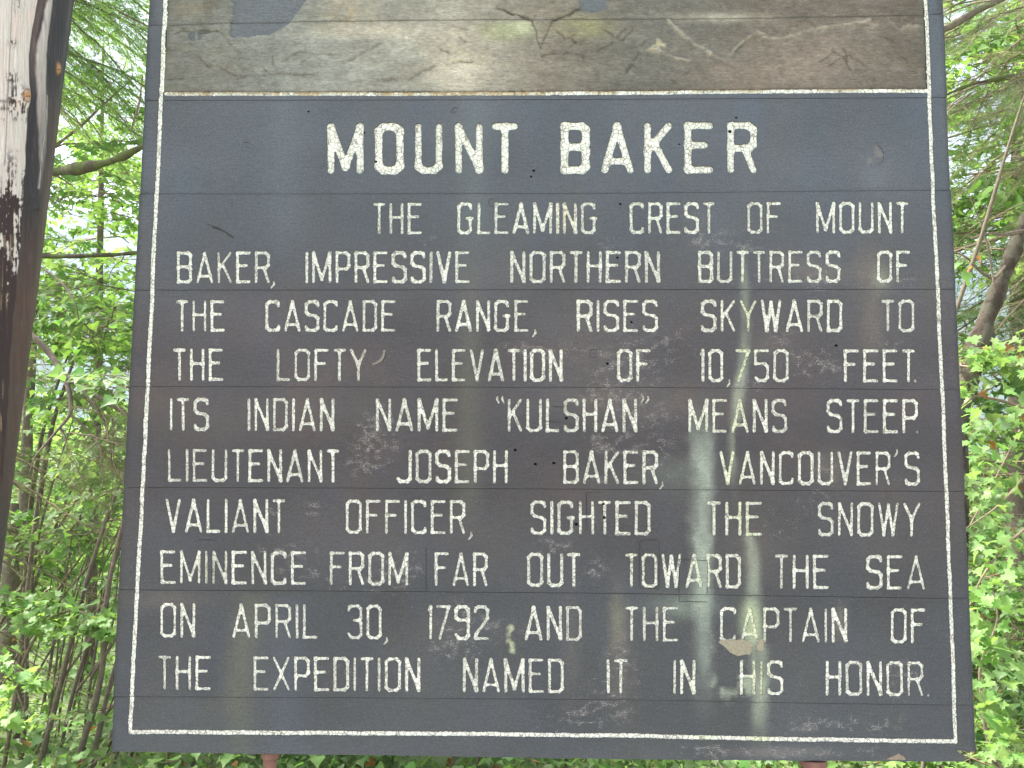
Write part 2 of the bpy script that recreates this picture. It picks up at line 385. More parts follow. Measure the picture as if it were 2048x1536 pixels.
def contour(g):
    """marching squares -> vertex list, edge list"""
    s = g['segs']; c = g['cell']; pad = g['r'] + 3
    x0, y0 = min(s[:, 0].min(), s[:, 2].min()) - pad, min(s[:, 1].min(), s[:, 3].min()) - pad
    x1, y1 = max(s[:, 0].max(), s[:, 2].max()) + pad, max(s[:, 1].max(), s[:, 3].max()) + pad
    g['bb'] = (x0, y0, x1, y1)
    nx, ny = int((x1 - x0) / c) + 2, int((y1 - y0) / c) + 2
    X, Y = np.meshgrid(x0 + np.arange(nx) * c, y0 + np.arange(ny) * c)
    D = sdf(g, X, Y); D = np.where(np.abs(D) < .03, np.where(D < 0, -.03, .03), D)
    N = D < 0
    vid = {}; verts = []
    hs_ = N[:, :-1] != N[:, 1:]
    for j, i in zip(*np.nonzero(hs_)):
        a, b = D[j, i], D[j, i + 1]; t = a / (a - b); t = min(max(t, .12), .88)
        vid[('h', j, i)] = len(verts); verts.append((X[j, i] + t * c, Y[j, i]))
    vs_ = N[:-1, :] != N[1:, :]
    for j, i in zip(*np.nonzero(vs_)):
        a, b = D[j, i], D[j + 1, i]; t = a / (a - b); t = min(max(t, .12), .88)
        vid[('v', j, i)] = len(verts); verts.append((X[j, i], Y[j, i] + t * c))
    edges = []
    cell = hs_[:-1, :].astype(int) + hs_[1:, :] + vs_[:, :-1] + vs_[:, 1:]
    for j, i in zip(*np.nonzero(cell)):
        T, B, L, R = ('h', j, i), ('h', j + 1, i), ('v', j, i), ('v', j, i + 1)
        e = [q for q in (T, R, B, L) if q in vid]
        if len(e) == 2: edges.append((vid[e[0]], vid[e[1]]))
        elif len(e) == 4: edges.append((vid[T], vid[R])); edges.append((vid[B], vid[L]))
    return verts, edges

# ---- stain painting of the board face (photo coordinates)
SCUFF = [(1210,487,40,30,.55),(860,480,22,26,.55),(1040,700,70,22,.5),(430,690,40,22,.4),(860,725,0,0,0),(1150,620,90,30,.35),(1420,490,60,30,.65),(1520,500,50,24,.4),
 (1330,690,70,40,.5),(1560,680,35,30,.8),(1260,745,60,30,.5),(1640,730,60,35,.75),(1500,770,30,16,.5),(1330,820,60,40,.4),(1200,800,70,40,.5),(745,880,45,50,.8),(760,860,30,50,.5),
 (1190,890,70,26,.5),(1240,880,60,20,.4),(1340,930,60,50,.4),(720,935,50,26,.4),(1500,850,60,30,.3),(1650,940,40,40,.45),(1780,960,60,20,.35),(1200,960,50,16,.5),
 (545,1040,16,40,.8),(620,1010,20,16,.5),(580,1100,70,10,.8),(600,1145,70,30,.55),(780,1150,50,40,.6),(820,1130,30,40,.4),(640,1030,30,16,.5),(700,1170,60,14,.4),
 (1110,1085,30,16,.6),(1195,1140,30,30,.6),(1090,1100,50,14,.4),(1200,1040,40,20,.4),(1440,1270,60,40,.3),(1320,1230,60,30,.4),(930,1240,60,50,.55),(900,1300,60,30,.5),
 (1040,1260,60,20,.4),(340,1330,40,30,.4),(690,1340,60,30,.4),(1230,1360,50,40,.6),(1150,1440,90,26,.75),(1210,1420,40,20,.6),(1080,1480,60,16,.3),(1600,1450,50,16,.5),(1720,1455,70,14,.5),
 (1590,1505,60,16,.6),(1400,1500,50,12,.9),(1440,1505,50,12,.9),(1740,1505,60,12,.6),(1500,1390,60,20,.4),(1810,1345,30,30,.5),(1735,1440,60,14,.4),(1790,1380,30,40,.3),
 (500,250,80,40,.18),(1200,345,60,20,.45),(1720,470,50,20,.35),(1750,560,50,30,.4),(1640,560,40,30,.5),(1820,560,30,20,.4),(1290,440,30,20,.3),(1380,440,80,30,.3),
 (450,470,30,10,.35),(1620,1010,60,30,.35),(1560,1060,40,30,.4),(1150,700,90,30,.3),(1200,560,40,18,.5),(1500,560,60,14,.5),(880,440,40,60,.15),(1780,690,40,10,.6),
 (980,520,30,30,.25),(1240,1300,30,60,.35),(1680,1220,30,40,.35),(1750,1250,40,50,.2)]
def paint(u, v):
    u = np.asarray(u, float); v = np.asarray(v, float)
    top = lin(76, 81, 92); mid = lin(71, 69, 75); bot = lin(70, 73, 79)
    keys = [-400, 100, 380, 560, 700, 900, 1080, 1200, 1530]
    cols = np.array([lin(92, 98, 110), lin(84, 90, 102), lin(80, 85, 96), lin(80, 82, 90), lin(75, 74, 80), lin(72, 71, 76), lin(73, 74, 79), lin(69, 72, 78), lin(73, 77, 85)])
    c = np.stack([np.interp(v, keys, cols[:, i]) for i in range(3)], -1)
    c = c * np.stack([np.interp(v, [0, 380, 700, 1100, 1500], q) for q in ([.82, .82, .75, .75, .84], [.785, .79, .71, .715, .81], [.725, .735, .69, .69, .735])], -1)
    n = fbm(u / 160, v / 110, 11, 3)[..., None] - .5
    n2 = fbm(u / 60, v / 200, 12, 3)[..., None] - .5
    c = c * (1 + n * .35)
    c = c * (1 + n2 * np.array([-.10, 0, .16]))
    warm = fbm(u / 120, v / 90, 21, 3)[..., None] - .45
    c = c * (1 + np.clip(warm, 0, 1) * np.array([.5, .18, .05]) * sstep(450, 700, v)[..., None] * (1 - sstep(1000, 1200, v))[..., None])
    def mix(c, m, col, k=1.0):
        m = np.clip(m * k, 0, 1)[..., None]; return c * (1 - m) + np.asarray(col) * m
    soft = fbm(u / 14, v / 22, 31, 4); blot = sstep(.2, .8, fbm(u / 22, v / 60, 33, 5))
    # vertical algae streaks
    g1 = sstep(780, 960, v) * (1 - sstep(1290, 1460, v))
    cx = 1406 + 6 * (fbm(v / 60, v * 0, 8) - .5)
    left = 1389 + 8 * sstep(1050, 1300, v); 
    m1 = sstep(left - 20, left + 12, u + 22 * (soft - .5)) * (1 - sstep(1414, 1436, u + 16 * (soft - .5))) * g1
    m1 = m1 * (.4 + .55 * blot) * (1 - .35 * sstep(1180, 1240, v)) * (.75 + .5 * fbm(u / 5, v / 7, 43, 3))
    c = mix(c, m1, lin(156, 167, 154), .62); gm = m1
    m1b = sstep(900, 960, v) * (1 - sstep(1020, 1060, v)) * blob(u, v, 1350, 905, 60, 60) ; c = mix(c, m1b, lin(110, 120, 110), .4)
    c = mix(c, blob(u, v, 1370, 1212, 60, 22) * (.4 + soft), lin(122, 134, 122), .45)
    # thin streak
    sx = np.interp(v, [480, 600, 640, 700, 780, 830, 870, 1000, 1090, 1260, 1300, 1500], [1487, 1489, 1493, 1490, 1478, 1474, 1462, 1470, 1506, 1508, 1518, 1520])
    wd = np.interp(v, [480, 560, 700, 830, 860, 940, 1060, 1080, 1250, 1330, 1480], [4, 7, 8, 12, 5, 6, 3, 11, 12, 15, 14])
    st = np.interp(v, [500, 550, 620, 660, 700, 780, 830, 870, 940, 975, 1060, 1078, 1190, 1230, 1300, 1400, 1450, 1500], [0, .7, .7, .4, .8, .8, .8, .5, .6, .1, .15, .8, .7, .8, .8, .8, .35, .1])
    m2 = np.exp(-(np.abs(u - sx + 5 * (soft - .5)) / (wd * 1.15)) ** 3) * st * (.35 + .6 * blot)
    c = mix(c, m2, lin(158, 167, 148), .66); gm = gm + m2
    m3 = blob(u, v, 1500, 1245, 22, 45, 2) * (.3 + soft); c = mix(c, m3, lin(150, 160, 128), .7)
    c = mix(c, blob(u, v, 1500, 1370, 40, 40, 1.5) * sstep(.5, .7, soft), lin(140, 150, 130), .7)
    c = mix(c, blob(u, v, 1440, 1375, 22, 22) * sstep(.5, .65, soft), lin(135, 145, 130), .8)
    # olive streak lower left, soft
    ox = np.interp(v, [1180, 1300, 1400, 1510], [510, 486, 476, 478])
    m4 = np.exp(-(np.abs(u - ox) / 30) ** 2.2) * sstep(1184, 1192, v) * (.5 + .6 * fbm(u / 50, v / 60, 51, 2)) * (1 - .35 * sstep(1400, 1520, v))
    c = mix(c, m4, lin(94, 96, 78), .42)
    m4b = np.exp(-(np.abs(u - ox + 62) / 26) ** 2) * sstep(1200, 1300, v) * (1 - sstep(1390, 1400, v)); c = mix(c, m4b, lin(58, 60, 68), .55)
    c = mix(c, np.exp(-(np.abs(u - 570) / 40) ** 2) * sstep(1186, 1200, v), lin(74, 79, 90), .35)
    m5 = np.exp(-(np.abs(u - 938) / 26) ** 2) * sstep(400, 700, v) * (1 - sstep(960, 1100, v)); c = mix(c, m5, lin(96, 96, 84), .28)
    m6 = np.exp(-(np.abs(u - 950) / 34) ** 2) * (1 - sstep(380, 560, v)); c = mix(c, m6, lin(98, 104, 104), .3)
    c = mix(c, np.exp(-(np.abs(u - 565) / 45) ** 2) * (1 - sstep(390, 600, v)) * .8, lin(90, 97, 108), .4)
    # brown patches
    for (x, y, rx, ry, k) in [(1740,545,30,40,.7),(1745,650,22,60,.5),(1635,545,50,16,.5),(1580,525,50,20,.3),(1500,1100,60,60,.25),(1540,690,60,30,.3),(1660,930,40,40,.3),(500,830,200,60,.2),(1250,800,200,40,.3),(1180,700,100,60,.2),(1240,1290,20,100,.5),(1140,1290,20,110,.25),(1680,1245,12,30,.8),(330,1200,80,20,.4),(880,1260,60,40,.2)]:
        c = mix(c, blob(u, v, x, y, rx, ry) * (.5 + soft), lin(106, 97, 90), k * .75)
    c = mix(c, blob(u, v, 1235, 1240, 16, 50) * soft, lin(112, 114, 92), .6)
    c = mix(c, blob(u, v, 1765, 560, 18, 22) * soft, lin(124, 128, 112), .8)
    c = mix(c, blob(u, v, 1750, 352, 30, 34) , lin(96, 100, 110), .4)
    c = mix(c, blob(u, v, 1560, 1505, 90, 9), lin(110, 106, 104), .5)
    # lichen spots
    for (x, y, r) in [(1021,1257,6),(1018,1270,4.5),(1024,1290,5),(1026,1300,5),(1019,1283,3)]:
        c = mix(c, blob(u, v, x, y, r, r, 2) * .9, lin(165, 168, 140))
    # knot plug upper right
    rr = np.hypot(u - 1750, (v - 311) * .8)
    c = mix(c, np.exp(-(np.abs(rr - 17) / 2.5) ** 2), lin(74, 74, 80), .5)
    c = mix(c, (rr < 16) * sstep(.45, .6, soft) * .5, lin(112, 108, 100))
    # outer arris darkened: shade of a rounded edge painted into the colour
    dl = u - np.interp(v, [p[0] for p in LEDGE], [p[1] for p in LEDGE])
    dr = np.interp(v, [p[0] for p in REDGE], [p[1] for p in REDGE]) - u
    db = yi(BOT, u) - v
    c = mix(c, np.exp(-(dl / 4.5) ** 2) + np.exp(-(dr / 4.5) ** 2), lin(50, 50, 53), .75)
    # joints: grime close to the seams
    for j in JOINTS[2:]:
        d = np.abs(v - yi(j, u)); c = mix(c, np.exp(-(d / 2.6) ** 2), lin(58, 58, 60), .22)
    w = .16 + .32 * np.clip(gm, 0, 1) + .14 * fbm(u / 90, v / 70, 61, 3) * sstep(380, 700, v)
    w = w + .12 * sstep(1000, 1700, u) * sstep(400, 560, v) * fbm(u / 70, v / 40, 63, 3)
    for (x, y, rx, ry, k) in SCUFF:
        if rx: w = w + .66 * min(k, .62) * blob(u, v, x, y, rx * 1.25, ry * 1.25) * (.1 + 1.6 * sstep(.32, .72, fbm(u / 12, v / 6, 66, 4)))
    ed = np.minimum(np.abs(db), 40)
    w = w + .35 * np.exp(-ed / 7) * sstep(.45, .7, fbm(u / 50, v / 50, 71, 2))
    return np.concatenate([c, np.clip(w, 0, .8)[..., None]], -1)
def letter_paint(u, v):
    """tint that algae and grime give to the white paint"""
    n = fbm(u / 30, v / 30, 81, 3)
    c = np.ones(u.shape + (3,)) * (0.87 + .12 * n)[..., None]
    def mix(c, m, col):
        m = np.clip(m, 0, 1)[..., None]; return c * (1 - m) + np.asarray(col) * m
    sx = np.interp(v, [480, 640, 700, 780, 870, 1000, 1090, 1260, 1300, 1500], [1487, 1493, 1490, 1478, 1462, 1470, 1506, 1508, 1518, 1520])
    c = mix(c, np.exp(-((u - sx) / 22) ** 2) * sstep(490, 600, v) * .9, [.80, .86, .62])
    c = mix(c, np.exp(-((u - 1406) / 26) ** 2) * sstep(800, 860, v) * .8, [.74, .82, .68])
    c = mix(c, blob(u, v, 415, 1140, 26, 26) * .9, [.55, .55, .45])
    c = mix(c, blob(u, v, 1120, 820, 16, 40) * .9, [.45, .44, .36])
    c = mix(c, blob(u, v, 1270, 1130, 40, 40) * .6, [.75, .76, .6])
    c = mix(c, blob(u, v, 1130, 440, 20, 40) * .6, [.85, .78, .55])
    c = mix(c, blob(u, v, 1290, 900, 400, 300) * .15, [.85, .84, .78])
    tp = (np.abs(v - yi(HTOP, u)) < 12) & (u > 336) & (u < 1850)
    pk = sstep(.50, .56, fbm(u / 34, v * 0 + 3, 91, 2)) * (1 - .6 * sstep(1050, 1300, u))
    c = np.where(tp[..., None], c * (1 - pk[..., None]) + np.array([.78, .66, .5]) * pk[..., None], c)
    rim = tp & (v < yi(HTOP, u) - 1.2 - 1.4 * (fbm(u / 3.5, v * 0 + 9, 95, 2) - .5)) & (fbm(u / 60, v * 0 + 7, 96, 2) + .25 * (1 - sstep(900, 1500, u)) > .42)
    c = np.where(rim[..., None], c * np.array([.50, .42, .30]), c)
    return np.concatenate([np.clip(c, 0, 1.1), np.clip(.25 + .4 * blob(u, v, 1280, 1130, 60, 50) + .3 * blob(u, v, 800, 1130, 30, 50) + .3 * blob(u, v, 1120, 830, 20, 40), 0, 1)[..., None]], -1)

def panel_x0(y): return lbx(y) + 4.2
def panel_x1(y): return rbx(y) - 4.2

def board_rect_center(k):
    return at(1100, (yi(lines[k], 1100) + yi(lines[k + 1], 1100)) / 2)
THICK = .042
sign = bpy.data.objects.new('historical_marker_sign', None); S.collection.objects.link(sign)
sign.location = at(1090, 1512); 
sign.location.y = .02
tag(sign, 'large slate-painted plank sign with routed white lettering and weathered carved panel on top', 'sign')
SL = Vector(sign.location)

cache_c = {}
for g in glyphs: g['cv'], g['ce'] = contour(g)

def build_plank(k, part=0):
    T, B = lines[k], lines[k + 1]
    jit = lambda a: random.uniform(-a, a)
    dl, dr = jit(1.0), jit(1.0)
    gp = .34
    yl0, yl1 = float(yi(T, le(float(yi(T, 300))))), float(yi(B, le(float(yi(B, 300)))))
    yr0, yr1 = float(yi(T, 1900)), float(yi(B, 1940))
    outs = []
    split = (k in (0, 1, 2))
    xs = np.arange(le(yl0) + dl, re_(yr0) + dr - 15, 24)
    top = [(x, float(yi(T, x)) + gp) for x in xs] + [(re_(yr0) + dr, yr0 + gp)]
    if k == NP - 1:
        # broken lower right corner
        xs = np.arange(le(yl1) + dl, 1900, 16)
        bot = [(x, float(yi(B, x)) + jit(.9)) for x in xs]
        bot += [(1912,1523),(1926,1523.5),(1934,1519),(1927,1512),(1917,1503.5),(1914,1500.5),(1926,1502),(1941,1503.5),(1953,1503)]
        right = [(re_(y) + dr + jit(.6), y) for y in np.arange(yr0 + 20, 1480, 20)] + [(1951.5, 1492)]
    else:
        xs = np.arange(le(yl1) + dl, re_(yr1) + dr - 15, 24)
        bot = [(x, float(yi(B, x)) - gp) for x in xs] + [(re_(yr1) + dr, yr1 - gp)]
        right = [(re_(y) + dr + jit(.5), y) for y in np.arange(yr0 + 18, yr1 - 10, 18)]
    left = [(le(y) + dl + jit(.5), y) for y in np.arange(yl1 - 18, yl0 + 10, -18)]
    full = top + right + bot[::-1] + left
    bodies = [full]
    if split:
        # margin strips left and right of the recessed carved panel; on plank 2 also a strip under it
        if k < 2:
            L = [(x, y) for x, y in left] + [(le(yl0) + dl, yl0 + gp)]
            Lp = [(le(yl0) + dl, yl0 + gp), (panel_x0(yl0), float(yi(T, 330)) + gp)] + [(panel_x0(y), y) for y in np.arange(yl0 + 20, yl1 - 10, 20)] + [(panel_x0(yl1), float(yi(B, 330)) - gp), (le(yl1) + dl, yl1 - gp)] + left
            Rp = [(panel_x1(yr0), float(yi(T, 1855)) + gp), (re_(yr0) + dr, yr0 + gp)] + right + [(re_(yr1) + dr, yr1 - gp), (panel_x1(yr1), float(yi(B, 1855)) - gp)] + [(panel_x1(y), y) for y in np.arange(yr1 - 20, yr0 + 10, -20)]
            bodies = [Lp, Rp][part:part + 1]
        else:
            hx = list(np.arange(370, 1840, 24))
            hy = lambda x: float(yi(HTOP, x)) - 4.0
            Up = [(le(yl0) + dl, yl0 + gp), (panel_x0(yl0), float(yi(T, 330)) + gp)] + [(panel_x0(y), y) for y in np.arange(70, 170, 20)] + [(panel_x0(183), hy(336))] + [(x, hy(x)) for x in hx] + [(panel_x1(178), hy(1850))] + [(panel_x1(y), y) for y in np.arange(160, 50, -20)] + [(panel_x1(yr0), float(yi(T, 1855)) + gp), (re_(yr0) + dr, yr0 + gp)] + right + bot[::-1] + left
            bodies = [Up]
    ymin, ymax = min(p[1] for p in full), max(p[1] for p in full)
    gl = []
    for g in glyphs:
        cy = (g['bb'][1] + g['bb'][3]) / 2
        if 'plank' in g:
            if g['plank'] == k and (k > 1 or (g['bb'][0] > 1000) == bool(part)): gl.append(g)
        elif ymin < cy < ymax: gl.append(g)
    # verts
    V = []; E = []
    for b in bodies:
        n0 = len(V); V += b; E += [(n0 + i, n0 + (i + 1) % len(b)) for i in range(len(b))]
    for g in gl:
        n0 = len(V); V += g['cv']; E += [(n0 + a, n0 + b) for a, b in g['ce']]
    st = 7.0 if k >= 2 else 16.0
    gx, gy = np.meshgrid(np.arange(205, 1955, st), np.arange(ymin + 3, ymax - 2, st))
    gx = gx + rng.uniform(-1.5, 1.5, gx.shape); gy = gy + rng.uniform(-1.5, 1.5, gy.shape)
    V += [(float(a), float(b)) for a, b in zip(gx.ravel(), gy.ravel())]
    r = delaunay_2d_cdt([Vector(p) for p in V], E, [], 0, 1e-3)
    P = np.array([(v.x, v.y) for v in r[0]]); TR = np.array([f for f in r[2] if len(f) == 3])
    C = P[TR].mean(1)
    inside = np.zeros(len(C), bool)
    for b in bodies:
        b = np.array(b); x0_, y0_ = b[:, 0], b[:, 1]; x1_, y1_ = np.roll(x0_, -1), np.roll(y0_, -1)
        ins = np.zeros(len(C), bool)
        for i in range(len(b)):
            c_ = (y0_[i] > C[:, 1]) != (y1_[i] > C[:, 1])
            with np.errstate(divide='ignore', invalid='ignore'):
                xi = (x1_[i] - x0_[i]) * (C[:, 1] - y0_[i]) / (y1_[i] - y0_[i] + 1e-12) + x0_[i]
            ins ^= c_ & (C[:, 0] < xi)
        inside |= ins
    gid = np.full(len(C), -1)
    for gi, g in enumerate(gl):
        x0, y0, x1, y1 = g['bb']
        cand = np.nonzero(inside & (C[:, 0] > x0) & (C[:, 0] < x1) & (C[:, 1] > y0) & (C[:, 1] < y1))[0]
        if len(cand):
            d = sdf(g, C[cand, 0], C[cand, 1]); gid[cand[d < 0]] = gi
    W3 = at(P[:, 0], P[:, 1], 0.0)
    pt = paint(P[:, 0], P[:, 1]).astype(np.float32)
    keep = inside & (gid < 0)
    # orientation: face normal toward -y
    def orient(T3):
        a, b, c = W3[T3[:, 0]], W3[T3[:, 1]], W3[T3[:, 2]]
        ny = np.cross(b - a, c - a)[:, 1]
        T3 = T3.copy(); f = ny > 0; T3[f] = T3[f][:, ::-1]; return T3
    KT = orient(TR[keep])
    # boundary edges
    ed = np.concatenate([KT[:, [0, 1]], KT[:, [1, 2]], KT[:, [2, 0]]])
    key = np.sort(ed, 1); kk = key[:, 0].astype(np.int64) * len(P) + key[:, 1]
    u_, inv, cnt = np.unique(kk, return_inverse=True, return_counts=True)
    be = ed[cnt[inv] == 1]
    # depth by neighbour glyph
    gd = {}
    IT = TR[inside & (gid >= 0)]; IG = gid[inside & (gid >= 0)]
    for tri, gi in zip(IT, IG):
        for a, b in ((tri[0], tri[1]), (tri[1], tri[2]), (tri[2], tri[0])): gd[(min(a, b), max(a, b))] = gl[gi]['depth']
    verts = W3.copy(); cols = pt.copy()
    ycoff = (-.0005, .0004, 0, .0004, -.0004, .0005, -.0002, .0004, -.0005, .0003)[k]
    wv = []; wc = []; wf = []; wm = []
    n0 = len(P)
    for a, b in be:
        d = gd.get((min(a, b), max(a, b)))
        dep = THICK if d is None else d + .0015
        i = n0 + len(wv)
        for q in (a, b):
            wv.append(W3[q]); wc.append(pt[q])
        for q in (a, b):
            w = W3[q].copy(); w[1] += dep; wv.append(w); wc.append(pt[q])
        wf.append((i + 1, i, i + 2, i + 3)); wm.append(1)
    nf = len(KT)
    me = bpy.data.meshes.new('plank')
    AV = np.concatenate([verts, np.array(wv)]) if wv else verts
    AC = np.concatenate([cols, np.array(wc)]) if wv else cols
    # drop unused verts
    used = np.zeros(len(AV), bool); used[KT.ravel()] = True; used[n0:] = True
    remap = np.cumsum(used) - 1
    faces = [tuple(remap[t]) for t in KT] + [tuple(remap[list(f)]) for f in wf]
    cen = board_rect_center(k)
    me = mesh_from('plank', AV[used] - cen, faces, [M_board, M_edge], {'paint': AC[used]}, mat_idx=[0] * nf + [1] * len(wf))
    pl = link('plank', me, sign, Vector(cen) - SL + Vector((0, ycoff, 0)))
    # glyph surfaces
    for gi, g in enumerate(gl):
        T3 = TR[inside & (gid == gi)]
        if not len(T3): continue
        lt_ = .97 if g['kind'] == 'border_line' else random.choice([1.0, 1.0, .97, .93, .88, .82])
        T3 = orient(T3); us = np.unique(T3); rm = {int(a): i for i, a in enumerate(us)}
        LV = W3[us].copy(); LV[:, 1] += g['depth'] * .72
        c0 = LV.mean(0)
        Fi = np.vectorize(rm.get)(T3)
        if g['kind'] == 'nail_hole': me = mesh_from('nail_hole', LV - c0, Fi, [M_hole])
        else: me = mesh_from(g['kind'], LV - c0, Fi, [M_letter], {'paint': letter_paint(P[us, 0], P[us, 1]) * np.array([lt_, lt_, lt_, 1])})
        link(g['kind'], me, pl, Vector(c0) - Vector(cen) - Vector((0, 0, 0)))
    return pl, cen

# ---- carved relief of the top planks
def relief_fields(u, v):
    """(albedo rgb, depth in metres from board face) over the carved panel"""
    u = np.asarray(u, float); v = np.asarray(v, float)
    def mix(c, m, col, k=1.0):
        m = np.clip(m * k, 0, 1)[..., None]; return c * (1 - m) + np.asarray(col) * m
    base = np.stack([np.interp(u, [330, 520, 700, 900, 1100, 1300, 1500, 1700, 1850], [lin(*q)[i] for q in [(124,122,114),(134,134,127),(146,143,134),(160,153,140),(134,125,113),(120,116,108),(122,112,102),(124,113,104),(116,106,96)]]) for i in range(3)], -1)
    n = fbm(u / 90, v / 34, 101, 4); n2 = fbm(u / 34, v / 9, 103, 4); n3 = fbm(u / 22, v / 20, 105, 4)
    c = base * np.interp(u, [330, 480, 700, 1000, 1200, 1500, 1850], [.62, .66, .76, .72, .62, .60, .56])[..., None] * np.array([.97, 1.0, 1.03]) * (1 + (n - .5)[..., None] * .5) * (1 + (n2 - .5)[..., None] * .35)
    c = mix(c, blob(u, v, 915, 115, 60, 60, 1.5) * (.4 + n3), lin(176, 166, 148), .6)
    c = mix(c, blob(u, v, 760, 62, 130, 16) * (.4 + n3), lin(176, 168, 152), .6)
    c = mix(c, blob(u, v, 920, 150, 40, 26) * (.4 + n3), lin(180, 172, 160), .6)
    c = mix(c, blob(u, v, 1010, 58, 55, 22, 1.5) * (.4 + n3) * (v > 38), lin(150, 154, 120), .6)
    c = mix(c, blob(u, v, 1045, 52, 22, 14, 1.5), lin(170, 174, 144), .5)
    c = mix(c, blob(u, v, 1165, 52, 50, 22) * (.3 + n3), lin(148, 146, 104), .6)
    c = mix(c, blob(u, v, 1400, 66, 90, 60) * n3, lin(96, 93, 88), .9)
    c = mix(c, blob(u, v, 1350, 30, 100, 60) * n3, lin(98, 95, 90), .8)
    c = mix(c, blob(u, v, 1630, 110, 120, 60) * (.3 + n3), lin(138, 124, 115), .5)
    c = mix(c, blob(u, v, 1500, 150, 120, 30) * (.3 + n3), lin(138, 122, 112), .4)
    c = mix(c, blob(u, v, 1440, 33, 90, 9) * (.3 + n3), lin(160, 156, 142), .8)
    c = mix(c, blob(u, v, 1320, 88, 24, 14) * sstep(.5, .65, n3), lin(168, 160, 136), .9)
    c = mix(c, blob(u, v, 430, 130, 110, 60) * n3, lin(104, 98, 90), .8)
    c = mix(c, blob(u, v, 700, 20, 60, 40) * n3, lin(150, 132, 104), .7)
    c = mix(c, blob(u, v, 1790, 45, 60, 12) * sstep(.45, .6, n3), lin(150, 144, 130), .9)
    wu = 9 * (fbm(u / 15, v / 12, 131, 3) - .5); wv_ = 9 * (fbm(u / 15, v / 12, 132, 3) - .5); brk = .35 + .65 * sstep(.36, .56, fbm(u / 11, v / 9, 133, 3))
    def line(c, pts, w, col, k, sharp=False):
        d = np.full(u.shape, 1e9); uu = u + wu; vv_ = v + wv_
        for (ax, ay), (bx, by) in zip(pts[:-1], pts[1:]):
            dx, dy = bx - ax, by - ay; t = np.clip(((uu - ax) * dx + (vv_ - ay) * dy) / (dx * dx + dy * dy), 0, 1)
            d = np.minimum(d, np.hypot(uu - ax - t * dx, vv_ - ay - t * dy))
        m = np.exp(-(d / (w * .58)) ** 2) * (brk if not sharp else 1)
        return (mix(c, m, col, k) if col is not None else c), m
    f1 = fbm(u / 7, v / 3.2, 107, 3); f2 = fbm(u / 16, v / 12, 109, 4)
    c = c * (1 + (f1 - .5)[..., None] * .55) * (1 + (f2 - .5)[..., None] * .3)
    depth = .0045 + (n - .5) * .0045 + (n2 - .5) * .002 + (n3 - .5) * .003 + (f2 - .5) * .0035 + (f1 - .5) * .0012
    # broad carved ridges (foot of the mountain) 
    for pts, w, dd in [([(330,96),(390,104),(415,130),(440,132),(468,150),(476,158)], 5, .0025), ([(476,152),(505,150),(560,146),(640,150)], 4, .0018),
                       ([(560,120),(600,100),(625,106),(605,122)], 3, .002), ([(620,107),(680,109)], 2, .001), ([(680,130),(720,110),(760,82)], 6, .0015),
                       ([(760,160),(820,156),(870,130)], 6, .002), ([(1062,38),(1083,94)], 2.2, .003), ([(1083,94),(1108,38)], 2.2, .003),
                       ([(995,12),(1060,38)], 3.6, .005), ([(1110,36),(1150,20),(1176,11)], 4.6, .0055), ([(905,50),(935,60)], 2.5, .002), ([(922,72),(930,84)], 3, .003),
                       ([(900,105),(885,98)], 3, .003), ([(905,125),(918,120),(940,122)], 3, .003), ([(1115,60),(1130,78),(1150,66)], 3, .004), ([(1140,72),(1148,84)], 4, .005),
                       ([(1080,110),(1110,106),(1160,105),(1172,125)], 3.5, .003), ([(1185,104),(1220,88),(1250,55)], 3, .003), ([(1210,60),(1240,80),(1262,58)], 3, .003),
                       ([(1270,120),(1282,98),(1290,80)], 3, .003), ([(1250,145),(1262,128)], 3, .004), ([(1340,40),(1365,66),(1395,90),(1425,108)], 7, -.003),
                       ([(1300,96),(1320,96),(1345,116),(1385,118)], 4, -.003), ([(1425,108),(1450,120),(1480,92),(1510,62),(1530,66)], 5, -.0025), ([(1455,118),(1500,80)], 2.4, .003),
                       ([(1530,74),(1570,73),(1620,58),(1740,38)], 4, -.0015), ([(1640,120),(1670,100),(1700,120)], 3, .003), ([(1660,130),(1700,108),(1740,132)], 3, .003),
                       ([(1690,95),(1700,140)], 2.5, .003), ([(1760,70),(1780,80),(1800,74)], 4, .003), ([(1790,100),(1830,130)], 3, .003), ([(335,160),(365,158)], 3, .003),
                       ([(540,110),(545,128)], 2.5, .003), ([(530,136),(540,152)], 3, .004), ([(430,60),(455,75),(462,90)], 3, .003), ([(350,64),(380,58),(440,62)], 3, .003),
                       ([(470,100),(490,110),(480,120)], 2.5, .002), ([(470,128),(505,145)], 2.5, .0025), ([(515,163),(520,172)], 2.5, .003), ([(1341,160),(1350,166)], 4, .003)]:
        pj = [(x + 3 * math.sin(y * .7 + x), y) for x, y in pts]
        wob = 2.5 * (n3 - .5)
        dark = dd > 0
        c, m = line(c, pj, w * (1.0), lin(84, 77, 70) * .9 if dark else lin(166, 160, 146), .62 if dark else .45, sharp=(pts[0] in ((1062,38),(1083,94))))
        depth = depth + m * dd * 1.5
    c, m = line(c, [(995,12),(1060,37)], 3.2, lin(72, 70, 66), .85, True)
    c, m = line(c, [(1112,36),(1150,20),(1176,11)], 4.2, lin(66, 65, 64), .85, True)
    # painted sky areas (recessed deeper)
    wob = 9 * (fbm(u / 20, v / 14, 120, 3) - .5)
    lx_ = np.interp(v, [-430, -100, 0, 20, 45, 68, 80], [430, 440, 462, 464, 462, 459, 470])
    edge_y = np.interp(u, [455, 500, 535, 556, 575, 590, 606, 625, 660, 760, 860, 1000, 1170, 1195, 1215, 1300, 1500, 1850], [73, 71, 67, 58, 46, 26, 4, -20, -60, -130, -190, -230, -60, -20, -120, -200, -240, -190])
    sky_m = (u + wob > lx_) & (v + wob * .6 < edge_y) 
